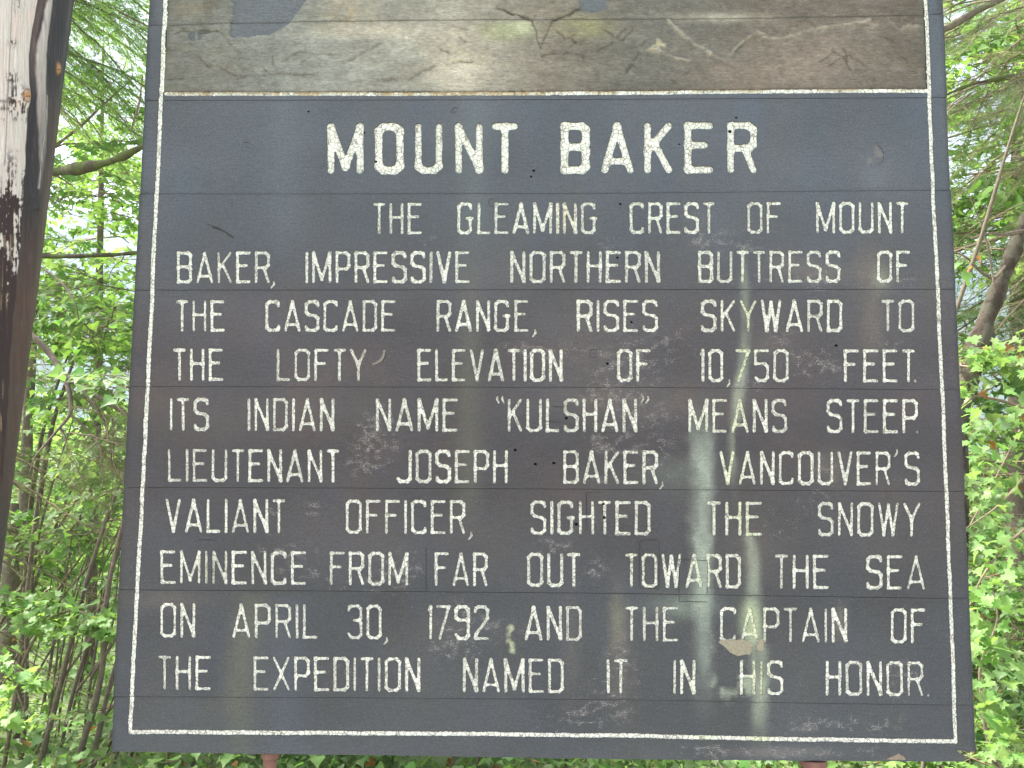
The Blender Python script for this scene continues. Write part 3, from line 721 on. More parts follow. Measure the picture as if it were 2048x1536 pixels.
    pk = ((u + wob * .6 > 1160) & (u + wob * .6 < 1212) & (v < 22 - .4 * np.abs(u - 1186) * .6 + wob * .3))
    sm = (sky_m | pk)
    win = (np.abs((u - 389) / 14) ** 2 + np.abs((v - 70) / 9) ** 2 < 1) & (np.abs(u - 391) > 3)
    win2 = (np.abs((u - 408) / 13) ** 2 + np.abs((v - 61) / 4) ** 2 < 1)
    c[sm | win] = lin(98, 102, 108) * .85 * (1 + (n2[sm | win] - .5)[:, None] * .15)
    c[win2] = lin(82, 80, 76)
    depth = np.where(sm, .0105 + (n2 - .5) * .0006, depth); depth = np.where(win | win2, .010, depth)
    # left tree lump, darker joint grime
    c = mix(c, blob(u, v, 400, 10, 50, 30) * sstep(.45, .6, n3), lin(82, 78, 70), .8)
    c = mix(c, blob(u, v, 378, 14, 30, 16) * (.3 + n3), lin(140, 128, 104), .5)
    dj = np.abs(v - yi(JOINTS[2], u)); c = mix(c, np.exp(-(dj / 1.6) ** 2), lin(60, 56, 52), .6)
    # darker towards the frame edges
    dx0 = u - np.interp(v, [p[0] for p in LBX], [p[1] for p in LBX]); dx1 = np.interp(v, [p[0] for p in RBX], [p[1] for p in RBX]) - u
    c = mix(c, np.exp(-((dx0 - 5) / 9) ** 2) + np.exp(-((dx1 - 5) / 9) ** 2), lin(92, 90, 82), .6)
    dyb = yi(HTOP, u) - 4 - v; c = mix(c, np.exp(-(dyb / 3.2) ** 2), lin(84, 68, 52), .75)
    return c, depth

def build_relief(k, pl, cen):
    T, B = lines[k], lines[k + 1]
    nx = 760 if k == 2 else (480 if k == 1 else 140)
    ny = {2: 84, 1: 84, 0: 40}[k]
    s = np.linspace(0, 1, nx); t = np.linspace(0, 1, ny)
    U = np.zeros((ny, nx)); V = np.zeros((ny, nx))
    for j, tt in enumerate(t):
        for _ in range(1):
            yl = float(yi(T, 335)) + .6; yl2 = (float(yi(B, 335)) - .6) if k < 2 else float(yi(HTOP, 335)) - 4.0
            ym = yl + (yl2 - yl) * tt
            x0, x1 = panel_x0(ym) - .0, panel_x1(ym)
            xx = x0 + (x1 - x0) * s
            ya = yi(T, xx) + .25; yb = (yi(B, xx) - .25) if k < 2 else yi(HTOP, xx) - 4.0
            U[j] = xx; V[j] = ya + (yb - ya) * tt
    c, d = relief_fields(U, V)
    P = at(U, V, 0.0); P[..., 1] += d
    idx = np.arange(ny * nx).reshape(ny, nx)
    q = np.stack([idx[:-1, :-1], idx[1:, :-1], idx[1:, 1:], idx[:-1, 1:]], -1).reshape(-1, 4)
    me = mesh_from('carved_relief', P.reshape(-1, 3) - cen, q, [M_relief], {'paint': c.reshape(-1, 3)}, smooth=True)
    o = link('carved_relief', me, pl, (0, 0, 0))
planks = []
for k in range(NP):
    pl, cen = build_plank(k); planks.append((pl, cen))
    if k < 3: build_relief(k, pl, cen)
    if k < 2: build_plank(k, 1)  # right margin strip of the same board, built as a separate object

# thin inlay seams of old repairs, chips and peeled patches lying on the face of a plank
def strip(k, pts, w, name='patch_seam', mat=None, off=.0009):
    pl, cen = planks[k]
    V = []; Fc = []
    pts = [np.array(p, float) for p in pts]
    for i, p in enumerate(pts):
        d = (pts[min(i + 1, len(pts) - 1)] - pts[max(i - 1, 0)]); d /= np.hypot(*d) + 1e-9
        n_ = np.array([-d[1], d[0]]) * w * (.75 if name == 'patch_seam' else 1) * random.uniform(.35, .65)
        for sgn in (-1, 1):
            q = at(*(p + n_ * sgn), 0.0); q[1] -= off; V.append(q - cen)
    n = len(pts)
    for i in range(n - 1): Fc.append((2 * i, 2 * i + 1, 2 * i + 3, 2 * i + 2))
    # a shallow body so that it is not a sheet
    m = len(V); V += [v + np.array([0, .0008, 0]) for v in V]
    for i in range(n - 1):
        a = 2 * i; Fc += [(a, a + 2, m + a + 2, m + a), (a + 1, m + a + 1, m + a + 3, a + 3)]
    return link(name, mesh_from(name, np.array(V), Fc, [mat or M_seam]), pl, (0, 0, 0))
def rough(p0, p1, n=8, j=.5):
    return [(p0[0] + (p1[0] - p0[0]) * i / n + random.uniform(-j, j), p0[1] + (p1[1] - p0[1]) * i / n + random.uniform(-j, j)) for i in range(n + 1)]
K7 = 7
strip(K7, rough((1279,1170),(1279,1086)) + rough((1283,1081),(1314,1080), 4), 1.6)
strip(K7, rough((1318,1084),(1318.5,1172)) + rough((1315,1177),(1283,1176.5), 4) + [(1279,1172)], 1.4)
strip(K7, rough((1358,1187),(1358,1118)) + rough((1364,1119),(1415,1121), 5) + rough((1415.5,1124),(1414,1187)), 1.3)
strip(K7, rough((397,1082),(400,1079.5), 2, .1) + rough((402,1079.2),(430,1080), 5, .3) + [(431.5,1082)], 1.8)
strip(K7, rough((852,1092),(852.5,1183), 12), 1.2)
strip(6, rough((1173,1056),(1173,984), 8), 1.2)
strip(7, rough((1173,1020),(1173,986), 6) + rough((1174,984.8),(1208,985.2), 4), 1.4)
strip(8, rough((1358,1203),(1413,1204), 6, .8), 1.3); strip(8, rough((1358,1190),(1358,1202), 3, .3), 1.3)
strip(6, rough((1106,813),(1130,814), 5, .6), 1.6); strip(6, rough((1092,843),(1126,844), 5, .6), 1.1)
strip(4, [(425,455),(438,458),(452,465),(460,471),(468,476)], 4.5); strip(4, rough((415,449),(440,458), 5, 1.2), 1.6)
strip(3, [(486,285.5),(493,284.5),(499,285)], 2.2)
strip(3, [(903,222),(905,217),(911,215),(916,217)], .9); strip(3, [(902,224),(908,227),(913,223)], .7)
for (x, y, r) in [(984,405,8),(1187,707,9)]:
    strip(4 if y < 580 else 5, [(x + r * .8 * math.cos(a), y + r * math.sin(a)) for a in np.linspace(.6, 5.6, 14)], .9)
strip(3, [(1750 + 17 * math.cos(a), 311 + 21 * math.sin(a)) for a in np.linspace(-1.3, 1.2, 14)], .8)
strip(5, [(745,729),(752,726),(760,722),(766,714),(768,706),(769,700)], 5.0, 'paint_chip', mat_plain('bare_wood_chip', lin(110, 104, 98), .8, 120, .6))
strip(5, [(757,727),(765,723),(771,712),(771,705)], 2.0)
# peeled paint patch below CAPTAIN, chip of pale wood on the lower edge
M_peel = mat_plain('peeled_tan_paint', lin(128, 122, 106), .8, 160, .6, .5, bd=.001)
def flake(k, pts, name, mat, off=.0007):
    pl, cen = planks[k]
    pts = [(x + random.uniform(-.6, .6), y + random.uniform(-.6, .6)) for x, y in pts]
    V = [at(x, y, 0.0) - cen for x, y in pts]
    V = [v - np.array([0, off, 0]) for v in V]; n = len(V)
    V += [v + np.array([0, off * 1.5, 0]) for v in V]
    Fc = [tuple(range(n))[::-1]] + [(i, (i + 1) % n, n + (i + 1) % n, n + i) for i in range(n)]
    return link(name, mesh_from(name, np.array(V), Fc, [mat]), pl, (0, 0, 0))
flake(8, [(1437,1284),(1444,1290),(1452,1296),(1460,1305),(1468,1309),(1476,1312),(1484,1310),(1492,1309),(1499,1309),(1503,1304),(1502,1296),(1506,1290),(1500,1284),(1490,1281),(1484,1278),(1470,1280),(1462,1277),(1450,1280),(1442,1279)], 'paint_patch', M_peel)
flake(8, [(1513,1296),(1518,1302),(1524,1302),(1528,1296),(1527,1286),(1530,1280),(1524,1277),(1517,1282),(1514,1288)], 'paint_patch', M_peel)
flake(9, [(1772,1519),(1784,1520),(1796,1519),(1812,1520.5),(1808,1514),(1801,1509.5),(1797,1507.5),(1791,1511),(1783,1513)], 'wood_chip', mat_plain('bare_plank_wood', lin(122, 108, 94), .8, 120, .5))
# broken splinter line at the lower right corner
strip(9, [(1912,1497),(1918,1502),(1925,1508),(1931,1514)], 1.6)

# unseen panel added to block light through the plank gaps, battens behind it
def box(name, lo, hi, mat, parent=None, off=None):
    V = [(x, y, z) for x in (lo[0], hi[0]) for y in (lo[1], hi[1]) for z in (lo[2], hi[2])]
    Fc = [(0,1,3,2),(4,6,7,5),(0,4,5,1),(2,3,7,6),(0,2,6,4),(1,5,7,3)]
    V = np.array(V, float)
    if off is not None: V = V - np.array(off)
    return link(name, mesh_from(name, V, Fc, [mat]), parent)
zt, zb = at(1100, -428)[2], at(1100, 1500)[2]
xl, xr = at(322, 0)[0], at(1866, 0)[0]
box('light_block_panel', (xl + .01, THICK + .001, zb), (xr - .01, THICK + .02, zt), M_edge, sign, SL)
for xx in (at(540, 1510)[0], at(1090, 1510)[0], at(1640, 1510)[0]):
    box('backing_batten', (xx - .05, THICK + .022, zb + .01), (xx + .05, THICK + .07, zt - .01), M_edge, sign, SL)

# small rusty supports below the board
def lathe(name, prof, parent, mat, loc, seg=24, rough_=.0):
    """prof: [(r,z)]"""
    V = []; 
    for i, (r, z) in enumerate(prof):
        for s in range(seg):
            a = 2 * math.pi * s / seg; rr = r * (1 + rough_ * (vn(np.array(s * .9), np.array(z * 40), 4) - .5))
            V.append((rr * math.cos(a), rr * math.sin(a), z))
    Fc = [(i * seg + s, i * seg + (s + 1) % seg, (i + 1) * seg + (s + 1) % seg, (i + 1) * seg + s) for i in range(len(prof) - 1) for s in range(seg)]
    Fc.append(tuple(range(seg))[::-1]); Fc.append(tuple(range((len(prof) - 1) * seg, len(prof) * seg)))
    return link(name, mesh_from(name, V, Fc, [mat], smooth=False), parent, loc)
for (u, v, w, lab) in [(541, 1506, 30, 'rusty ringed post stub under the lower left of the lettered board'), (1626, 1522, 44, 'dark brown ringed post stub under the lower right of the lettered board')]:
    p = at(u, v, .03); e = bpy.data.objects.new('support_post', None); S.collection.objects.link(e)
    e.location = (p[0], p[1], 0); tag(e, lab, 'post', 'posts below the board')
    r = w / F * 2.55 / 2; z1 = p[2]
    lathe('collar', [(r * 1.1, z1 - .012), (r * 1.14, z1 - .009), (r * 1.12, z1 + .004), (r * 1.05, z1 + .006)], e, M_rust, (0, 0, 0))
    prof = [(r * .9, .0)] + [(r * (.82 + .1 * (i % 2)), z1 - .013 - .012 * (14 - i)) for i in range(15)]
    lathe('shaft', prof, e, M_rust, (0, 0, 0), 20, .1)

# ------------------------------------------------------------------ ground, far hills
M_ground = mat_plain('forest_floor', lin(96, 108, 72), .95, 3.0, .5, .6, bd=.02)
M_gravel = mat_plain('gravel', lin(150, 144, 136), .95, 60, .4, .6, bd=.01)
def gz(x, y):
    return -.02 + .10 * (fbm(x * .35, y * .35, 201, 3) - .5) * sstep(1.0, 3, y) - .055 * np.clip(y - 2, 0, 60)
xs = np.concatenate([-np.geomspace(2200, 14, 22), np.linspace(-12, 12, 60), np.geomspace(14, 2200, 22)])
ys = np.concatenate([-np.geomspace(2200, 6, 20), np.linspace(-5, 22, 68), np.geomspace(24, 2200, 30)])
GX, GY = np.meshgrid(xs, ys)
ridge = lambda x, y: 400 * np.exp(-((y - 1300) / 380) ** 2) * (.62 + .5 * fbm(x / 320, y / 400, 211, 4))
GZ = gz(GX, GY) 
idx = np.arange(GX.size).reshape(GX.shape)
q = np.stack([idx[:-1, :-1], idx[:-1, 1:], idx[1:, 1:], idx[1:, :-1]], -1).reshape(-1, 4)
me = mesh_from('ground', np.stack([GX, GY, GZ], -1).reshape(-1, 3), q, [M_ground], smooth=True)
tag(link('ground', me), kind='structure')
xs = np.linspace(-2000, 2000, 260); ys = np.linspace(600, 2000, 90); HX, HY = np.meshgrid(xs, ys)
HZ = ridge(HX, HY) + 14 * fbm(HX / 30, HY / 30, 217, 3) - 12
idx = np.arange(HX.size).reshape(HX.shape)
q = np.stack([idx[:-1, :-1], idx[:-1, 1:], idx[1:, 1:], idx[1:, :-1]], -1).reshape(-1, 4)
M_hill = mat_plain('forested_mountainside', (.035, .055, .035), .95, .02, .5, 0)
tag(link('mountain', mesh_from('mountain', np.stack([HX, HY, HZ], -1).reshape(-1, 3), q, [M_hill])), kind='structure')
# gravel in front of the board
xs = np.linspace(-7, 7, 60); ys = np.linspace(-7, .8, 40); HX, HY = np.meshgrid(xs, ys)
HZ = gz(HX, HY) + .012 + .01 * fbm(HX * 2, HY * 2, 219, 2)
idx = np.arange(HX.size).reshape(HX.shape)
q = np.stack([idx[:-1, :-1], idx[:-1, 1:], idx[1:, 1:], idx[1:, :-1]], -1).reshape(-1, 4)
tag(link('path', mesh_from('path', np.stack([HX, HY, HZ], -1).reshape(-1, 3), q, [M_gravel])), kind='structure')

# haze
hz = bpy.data.materials.new('pale_air'); hz.use_nodes = True; nt = hz.node_tree; nt.nodes.clear()
o_ = nt.nodes.new('ShaderNodeOutputMaterial'); pv = nt.nodes.new('ShaderNodeVolumePrincipled')
pv.inputs['Color'].default_value = (.62, .80, 1.0, 1); pv.inputs['Density'].default_value = HAZE if 'HAZE' in globals() else .0004
pv.inputs['Anisotropy'].default_value = 0.2
nt.links.new(pv.outputs[0], o_.inputs['Volume'])
tag(box('haze', (-2300, -2300, -6), (2300, 2300, 430), hz), kind='stuff')

# ------------------------------------------------------------------ the big log on the left
def build_log():
    ax, R0 = [], .30
    LY = .02
    def axis_at(uv):
        u, v = uv
        d = at(u, v, 0.0) - CAMn; th = math.hypot(d[0], d[1]); 
        t = (LY - CAMn[1]) / d[1]; p = CAMn + d * t
        return np.array([p[0] - R0 * th / d[1], LY, p[2]])
    A, B = axis_at((147, 0)), axis_at((3, 1180))
    dirv = (A - B) / np.linalg.norm(A - B)
    bot = B + dirv * ((-.15 - B[2]) / dirv[2]); top = A + dirv * ((3.6 - A[2]) / dirv[2])
    Ln = np.linalg.norm(top - bot)
    nz = 900; angF = np.radians(np.concatenate([np.linspace(-130, -92, 24)[:-1], np.linspace(-92, 12, 300), np.linspace(12, 44, 14)[1:]])); angB = np.radians(np.linspace(45, 229, 40))
    ang = np.concatenate([angF, angB]); na = len(ang)
    zz = np.concatenate([np.linspace(0, .2, 40)[:-1], np.linspace(.2, .88, 840), np.linspace(.88, 1, 22)[1:]])
    Z, Aa = np.meshgrid(zz * Ln, ang, indexing='ij')
    ex = np.array([1, 0, 0]) - dirv * dirv[0]; ex /= np.linalg.norm(ex); ey = np.cross(dirv, ex)
    C = bot + dirv * Z[..., None]
    rad = R0 * (1 + .012 * (fbm(Aa * 1.2 + 9, Z * .5, 301, 3) - .5))
    P = C + (np.cos(Aa)[..., None] * ex + np.sin(Aa)[..., None] * ey) * rad[..., None]
    u, v = px(P)
    # measured photo rows: boundary of the bleached wood, pale strip, edges
    vk = [-400, 0, 60, 110, 200, 230, 300, 400, 525, 600, 900, 1200, 1600]
    b1 = np.interp(v, vk, [80, 78, 68, 61, 60, 57, 54, 48, 40, 30, 10, -20, -70])     # bleached wood right limit
    s0 = np.interp(v, vk, [98, 96, 84, 76, 78, 80, 80, 76, 70, 66, 40, 10, -30])       # pale strip left
    s1 = np.interp(v, vk, [106, 104, 99, 92, 95, 96, 92, 79, 71, 66, 40, 10, -30])     # pale strip right
    edge = 148 - .1195 * v
    wob = (fbm(u / 9, v / 60, 303, 4) - .5)
    fibre = fbm(u / 2.6, v / 60, 305, 4); fib2 = fbm(u / 1.3, v / 26, 306, 3); patch = fbm(u / 16, v / 34, 307, 4); fine = fbm(u / 4, v / 7, 308, 3)
    char_k = .62
    white = .72 * lin(226, 216, 213) * np.ones(u.shape + (3,)); 
    def mix(c, m, col):
        m = np.clip(m, 0, 1)[..., None]; return c * (1 - m) + np.asarray(col) * m
    char = np.stack([np.interp(v, [0, 400, 600, 900, 1200], [lin(68,65,72)[i], lin(70,66,72)[i], lin(104,82,78)[i], lin(98,80,78)[i], lin(70,68,75)[i]]) for i in range(3)], -1) * (.75 + .5 * fibre)[..., None] * char_k
    c = white * (.86 + .22 * fibre)[..., None] * (.92 + .16 * fib2)[..., None]
    c = mix(c, sstep(.55, .75, patch) * .5, lin(196, 176, 170))
    # flecks of char on bleached wood, denser going down
    dens = np.interp(v, [-400, 0, 130, 200, 300, 340, 420, 520, 600, 1200], [.25, .30, .32, .34, .36, .62, .78, .93, 1.05, 1.3])
    fl = sstep(1 - dens * .62, 1 - dens * .62 + .05, .45 * patch + .35 * fibre + .30 * fine)
    c = mix(c, fl, lin(72, 58, 60) * .6)
    for (x, y, rx, ry, k) in [(33,200,20,34,1.0),(40,222,16,18,1.1),(25,85,9,10,.8),(36,12,8,18,.7),(25,155,14,14,.8),(12,215,16,8,.7),(54,235,10,20,.2),(20,330,12,30,.6),(6,420,10,60,.8)]:
        c = mix(c, blob(u, v, x, y, rx, ry, 1.4) * 1.3 * k * sstep(.44, .56, .5 * fine + .5 * fibre), lin(58, 48, 50))
    c = mix(c, np.exp(-((v - 206 - .15 * (u - 30)) / 3.0) ** 2) * (u < 30) * .7, lin(80, 64, 62))
    # long drying crack
    c = mix(c, np.exp(-((u - (24 - v * .042)) / .9) ** 2) * (v < 330), lin(110, 98, 96))
    # char right of the bleached wood
    mdark = sstep(-2.5, 2.5, u - b1 + wob * 8)
    cc = char.copy()
    # brown zone between bleached wood and strip (top), brownish right of strip
    cc = mix(cc, (1 - sstep(100, 200, v)) * sstep(b1, b1 + 4, u) * (1 - sstep(s0 - 4, s0, u)) * (.4 + .6 * fibre), lin(112, 96, 94))
    strip_m = sstep(-1.5, 1.5, u - s0 + wob * 6) * (1 - sstep(-2, 2, u - s1 + wob * 6)) * np.interp(v, [-400, 0, 90, 150, 230, 300, 370, 400], [.8, .9, .9, .75, .5, .35, .1, 0])
    cc = mix(cc, strip_m * (.5 + .6 * fibre), lin(196, 186, 184))
    thin = np.exp(-((u - np.interp(v, [200, 240, 300, 375], [96, 92, 84, 77])) / 1.1) ** 2) * (v > 190) * (v < 378) * (fib2 > .35)
    cc = mix(cc, thin * .8, lin(170, 160, 156))
    br = sstep(s1, s1 + 6, u) * sstep(140, 230, v) * (1 - sstep(430, 640, v)) * (.3 + .9 * fbm(u / 5, v / 50, 311, 3)) * .8
    cc = mix(cc, br, lin(84, 70, 68))
    re2 = np.exp(-((u - edge + 4) / np.interp(v, [0, 200, 400, 700, 1200], [3, 1.5, 5, 3, 4])) ** 2)
    cc = mix(cc, re2 * np.interp(v, [0, 100, 200, 300, 420, 600, 1000], [.9, .5, .25, .6, .8, .5, .5]) * (.2 + fibre) * .7, lin(120, 98, 92))
    cc = mix(cc, sstep(.62, .78, fib2) * .3, lin(98, 88, 88))
    c = c * (1 - mdark[..., None]) + cc * mdark[..., None]
    # pale flakes left at the frame edge further down, red-brown heartwood at the very left
    c = mix(c, (v > 470) * (v < 900) * sstep(.60, .68, fibre) * np.exp(-((u - np.interp(v, [500, 640, 900], [16, 6, -6])) / 6) ** 2), lin(186, 160, 132))
    c = mix(c, sstep(780, 860, v) * np.exp(-((u + 2) / 3) ** 2) * .5 * (fine + .3), lin(130, 84, 66))
    # knots
    for (x, y, rx, ry) in [(52, 191, 9, 11), (116, 137, 5, 12)]:
        rr = np.sqrt(((u - x) / rx) ** 2 + ((v - y) / ry) ** 2)
        c = mix(c, np.exp(-(rr * .95) ** 4) * (.55 + .8 * fine), lin(172, 128, 88)); c = mix(c, np.exp(-((rr - 1.15) / .18) ** 2) * .7, lin(84, 62, 52))
        c = mix(c, np.exp(-(np.abs(v - y - 2) / 1.2) ** 2) * (rr < .7), lin(90, 56, 36))
    # relief: groove along the dark band, ridge on the pale strip, swelling at knots
    disp = -.012 * np.exp(-((u - (b1 + s0) / 2 - 1) / 9) ** 2) * np.interp(v, [0, 500, 1200], [1, .8, .2]) + .006 * np.exp(-((u - (s0 + s1) / 2) / 7) ** 2) * (v < 420)
    disp = disp + .012 * (blob(u, v, 50, 191, 14, 20) + .6 * blob(u, v, 116, 137, 8, 14)) + .0035 * (fibre - .5) + .0022 * (fib2 - .5) - .003 * mdark
    P = P + (np.cos(Aa)[..., None] * ex + np.sin(Aa)[..., None] * ey) * disp[..., None]
    # parts not seen in the photograph: plain charred wood
    back = ((Aa > math.radians(44.5)) & (Aa < math.radians(236)))
    c[back] = (lin(60, 56, 60) * (.7 + .6 * fbm(Aa * 6, Z * 1.4, 313, 4))[..., None])[back]
    idx = np.arange(nz * na).reshape(nz, na); nxt = np.roll(idx, -1, 1)
    q = np.stack([idx[:-1], nxt[:-1], nxt[1:], idx[1:]], -1).reshape(-1, 4)
    t = NT('charred_and_bleached_wood'); a_ = t.n('ShaderNodeAttribute', attribute_name='paint')
    g = t.noise(t.pos((14, 14, 1)), 14, 6, .7); g2 = t.noise(t.pos((3, 3, 1)), 160, 3, .6)
    vv = t.math('MULTIPLY', t.math('MULTIPLY_ADD', g, .5, .75), t.math('MULTIPLY_ADD', g2, .3, .85))
    col = t.mix(1.0, a_.outputs['Color'], t.n('ShaderNodeCombineColor', {0: vv, 1: vv, 2: vv}).outputs[0], 'MULTIPLY')
    m = t.done(col, .75, t.bump(t.math('ADD', g, g2), .6, .003), .3)
    o = link('log_post', mesh_from('log_post', P.reshape(-1, 3) - bot, q, [m], {'paint': c.reshape(-1, 3)}, smooth=True), None, Vector(bot))
    tag(o, 'thick upright log with bleached and charred wood standing left of the board', 'post')
build_log()

# ------------------------------------------------------------------ vegetation
def mat_leaf(name, col, trans, hue=.02, val=.5, red=0.0):
    t = NT(name)
    oi = t.n('ShaderNodeObjectInfo').outputs['Random']
    lv = t.n('ShaderNodeAttribute', attribute_name='lv').outputs['Color']
    sp = t.n('ShaderNodeSeparateColor', {0: lv})
    r1 = t.math('ADD', t.math('MULTIPLY', sp.outputs[0], .65), t.math('MULTIPLY', oi, .35))
    h = t.n('ShaderNodeHueSaturation', {'Hue': t.math('MULTIPLY_ADD', r1, hue * 2, .5 - hue), 'Saturation': t.math('MULTIPLY_ADD', sp.outputs[1], .3, .85), 'Value': t.math('MULTIPLY_ADD', sp.outputs[1], val * 2, 1 - val), 'Color': tuple(col) + (1,)}).outputs[0]
    if red:
        h = t.mix(t.math('MULTIPLY', t.math('GREATER_THAN', sp.outputs[2], 1 - red), .8), h, (.30, .10, .05))
    blot = t.noise(t.objco(), 60, 3, .6)
    h = t.mix(t.math('MULTIPLY', t.ramp(blot, .55, .75), .3), h, tuple(np.array(col) * [1.5, 1.2, .8]))
    p = t.n('ShaderNodeBsdfPrincipled', {'Base Color': h, 'Roughness': .5, 'Specular IOR Level': .35})
    tr = t.n('ShaderNodeBsdfTranslucent', {'Color': t.mix(1.0, h, (1.35, 1.3, .75), 'MULTIPLY')})
    mx = t.n('ShaderNodeMixShader', {0: trans, 1: p.outputs[0], 2: tr.outputs[0]})
    t.t.links.new(mx.outputs[0], t.out.inputs[0]); return t.m
def mat_bark(name, col, moss=None):
    t = NT(name)
    g = t.noise(t.pos((1, 1, .5)), 55, 6, .8, .8); g2 = t.noise(t.pos(), 14, 4, .7)
    v = t.math('MULTIPLY', t.math('MULTIPLY_ADD', g, 2.2, -.1), t.math('MULTIPLY_ADD', g2, .8, .6))
    c = t.mix(1.0, tuple(col), t.n('ShaderNodeCombineColor', {0: v, 1: v, 2: v}).outputs[0], 'MULTIPLY')
    if moss is not None:
        m = t.ramp(t.noise(t.pos(), 12, 4, .6), .44, .56); c = t.mix(t.math('MULTIPLY', m, .8), c, tuple(moss))
    return t.done(c, .9, t.bump(g, .9, .006), .2)
ML_maple = mat_leaf('maple_leaf', (.175, .30, .105), .55, .02, .25)
ML_bright = mat_leaf('young_maple_leaf', (.165, .275, .095), .5, .025, .3, .02)
ML_dark = mat_leaf('shaded_maple_leaf', (.15, .26, .11), .5, .02, .3)  # leaf colour darkened to stand in for shade deeper in the bush
ML_fir = mat_leaf('fir_needle', (.10, .18, .085), .4, .025, .4)
ML_fir2 = mat_leaf('dry_fir_needle', (.19, .23, .12), .4, .03, .4)
ML_fir3 = mat_leaf('pale_fir_needle', (.25, .40, .17), .55, .025, .25)
MB_brown = mat_bark('brown_bark', (.17, .135, .11))
MB_grey = mat_bark('grey_bark', (.055, .042, .033), (.10, .095, .07))
MB_moss = mat_bark('mossy_bark', (.075, .062, .048), (.10, .125, .035))
MB_pale = mat_bark('pale_dead_wood', (.13, .11, .08))
MB_twig = mat_bark('twig_bark', (.2, .155, .11))

# leaf templates (x right, y to tip, z up), unit length
_half = [(0,0),(.16,-.10),(.34,-.06),(.30,.10),(.62,.16),(.50,.30),(.58,.46),(.34,.44),(.20,.52),(.24,.74),(.08,.76),(0,1.0)]
_out = _half + [(-x, y) for x, y in _half[-2:0:-1]]
LT = np.array([(0, .28)] + _out); 
LEAF_V = np.stack([LT[:, 0], LT[:, 1], .22 * np.abs(LT[:, 0]) - .30 * LT[:, 1] ** 2], 1)
LEAF_F = np.array([(0, 1 + i, 1 + (i + 1) % len(_out)) for i in range(len(_out))])
_h2 = [(0,0),(.32,-.04),(.58,.22),(.40,.42),(.18,.62),(0,1.0)]
_o2 = _h2 + [(-x, y) for x, y in _h2[-2:0:-1]]
L2 = np.array([(0, .28)] + _o2); LEAF2_V = np.stack([L2[:, 0], L2[:, 1], .22 * np.abs(L2[:, 0]) - .30 * L2[:, 1] ** 2], 1)
LEAF2_F = np.array([(0, 1 + i, 1 + (i + 1) % len(_o2)) for i in range(len(_o2))])
_o3 = [(0,0),(.42,.22),(.30,.6),(0,1.0),(-.30,.6),(-.42,.22)]
L3 = np.array(_o3); LEAF3_V = np.stack([L3[:, 0], L3[:, 1], .2 * np.abs(L3[:, 0]) - .25 * L3[:, 1] ** 2], 1)
LEAF3_F = np.array([(0, 1, 2), (0, 2, 3), (0, 3, 4), (0, 4, 5)])

def frames(d, up):
    """orthonormal frames: y=d, z~up"""
    d = d / (np.linalg.norm(d, axis=1, keepdims=True) + 1e-9)
    x = np.cross(d, up); x /= np.linalg.norm(x, axis=1, keepdims=True) + 1e-9
    z = np.cross(x, d); return np.stack([x, d, z], 2)      # columns
def leaves_mesh(pos, d, up, size, TV, TF, g):
    Fm = frames(d, up); n = len(pos)
    V = np.einsum('nij,kj->nki', Fm, TV) * size[:, None, None] + pos[:, None, :]
    k = len(TV)
    Fc = (TF[None] + (np.arange(n) * k)[:, None, None]).reshape(-1, 3)
    lv = np.repeat(g.random((n, 3)), k, 0)
    return V.reshape(-1, 3), Fc, lv
def tube(pts, radii, seg=6):
    pts = np.array(pts, float); n = len(pts)
    tg = np.gradient(pts, axis=0); tg /= np.linalg.norm(tg, axis=1, keepdims=True) + 1e-9
    ref = np.array([.13, .97, .2]) if abs(tg[0][1]) < .8 else np.array([1, .1, .1])
    a = np.cross(tg, ref); a /= np.linalg.norm(a, axis=1, keepdims=True) + 1e-9; b = np.cross(tg, a)
    an = np.arange(seg) * 2 * math.pi / seg
    V = pts[:, None] + (np.cos(an)[None, :, None] * a[:, None] + np.sin(an)[None, :, None] * b[:, None]) * np.asarray(radii)[:, None, None]
    idx = np.arange(n * seg).reshape(n, seg); nx = np.roll(idx, -1, 1)
    q = np.stack([idx[:-1], idx[1:], nx[1:], nx[:-1]], -1).reshape(-1, 4)
    tri = np.concatenate([q[:, [0, 1, 2]], q[:, [0, 2, 3]]])
    return V.reshape(-1, 3), tri
class Acc:
    def __init__(s): s.V = []; s.F = []; s.M = []; s.L = []; s.n = 0
    def add(s, V, Fc, m, lv=None):
        s.V.append(V); s.F.append(Fc + s.n); s.M.append(np.full(len(Fc), m)); s.L.append(lv if lv is not None else np.full((len(V), 3), .5)); s.n += len(V)
    def mesh(s, name, mats, smooth=False):
        return mesh_from(name, np.concatenate(s.V), np.concatenate(s.F), mats, {'lv': np.concatenate(s.L)}, mat_idx=np.concatenate(s.M), smooth=smooth)
def curve(p0, p1, n=8, bow=(0, 0, 0), jit=.0, g=None):
    t = np.linspace(0, 1, n)[:, None]; p0 = np.array(p0, float); p1 = np.array(p1, float)
    P = p0 + (p1 - p0) * t + np.array(bow) * (4 * t * (1 - t))
    if jit and g is not None: P[1:-1] += g.normal(0, jit, (n - 2, 3))
    return P

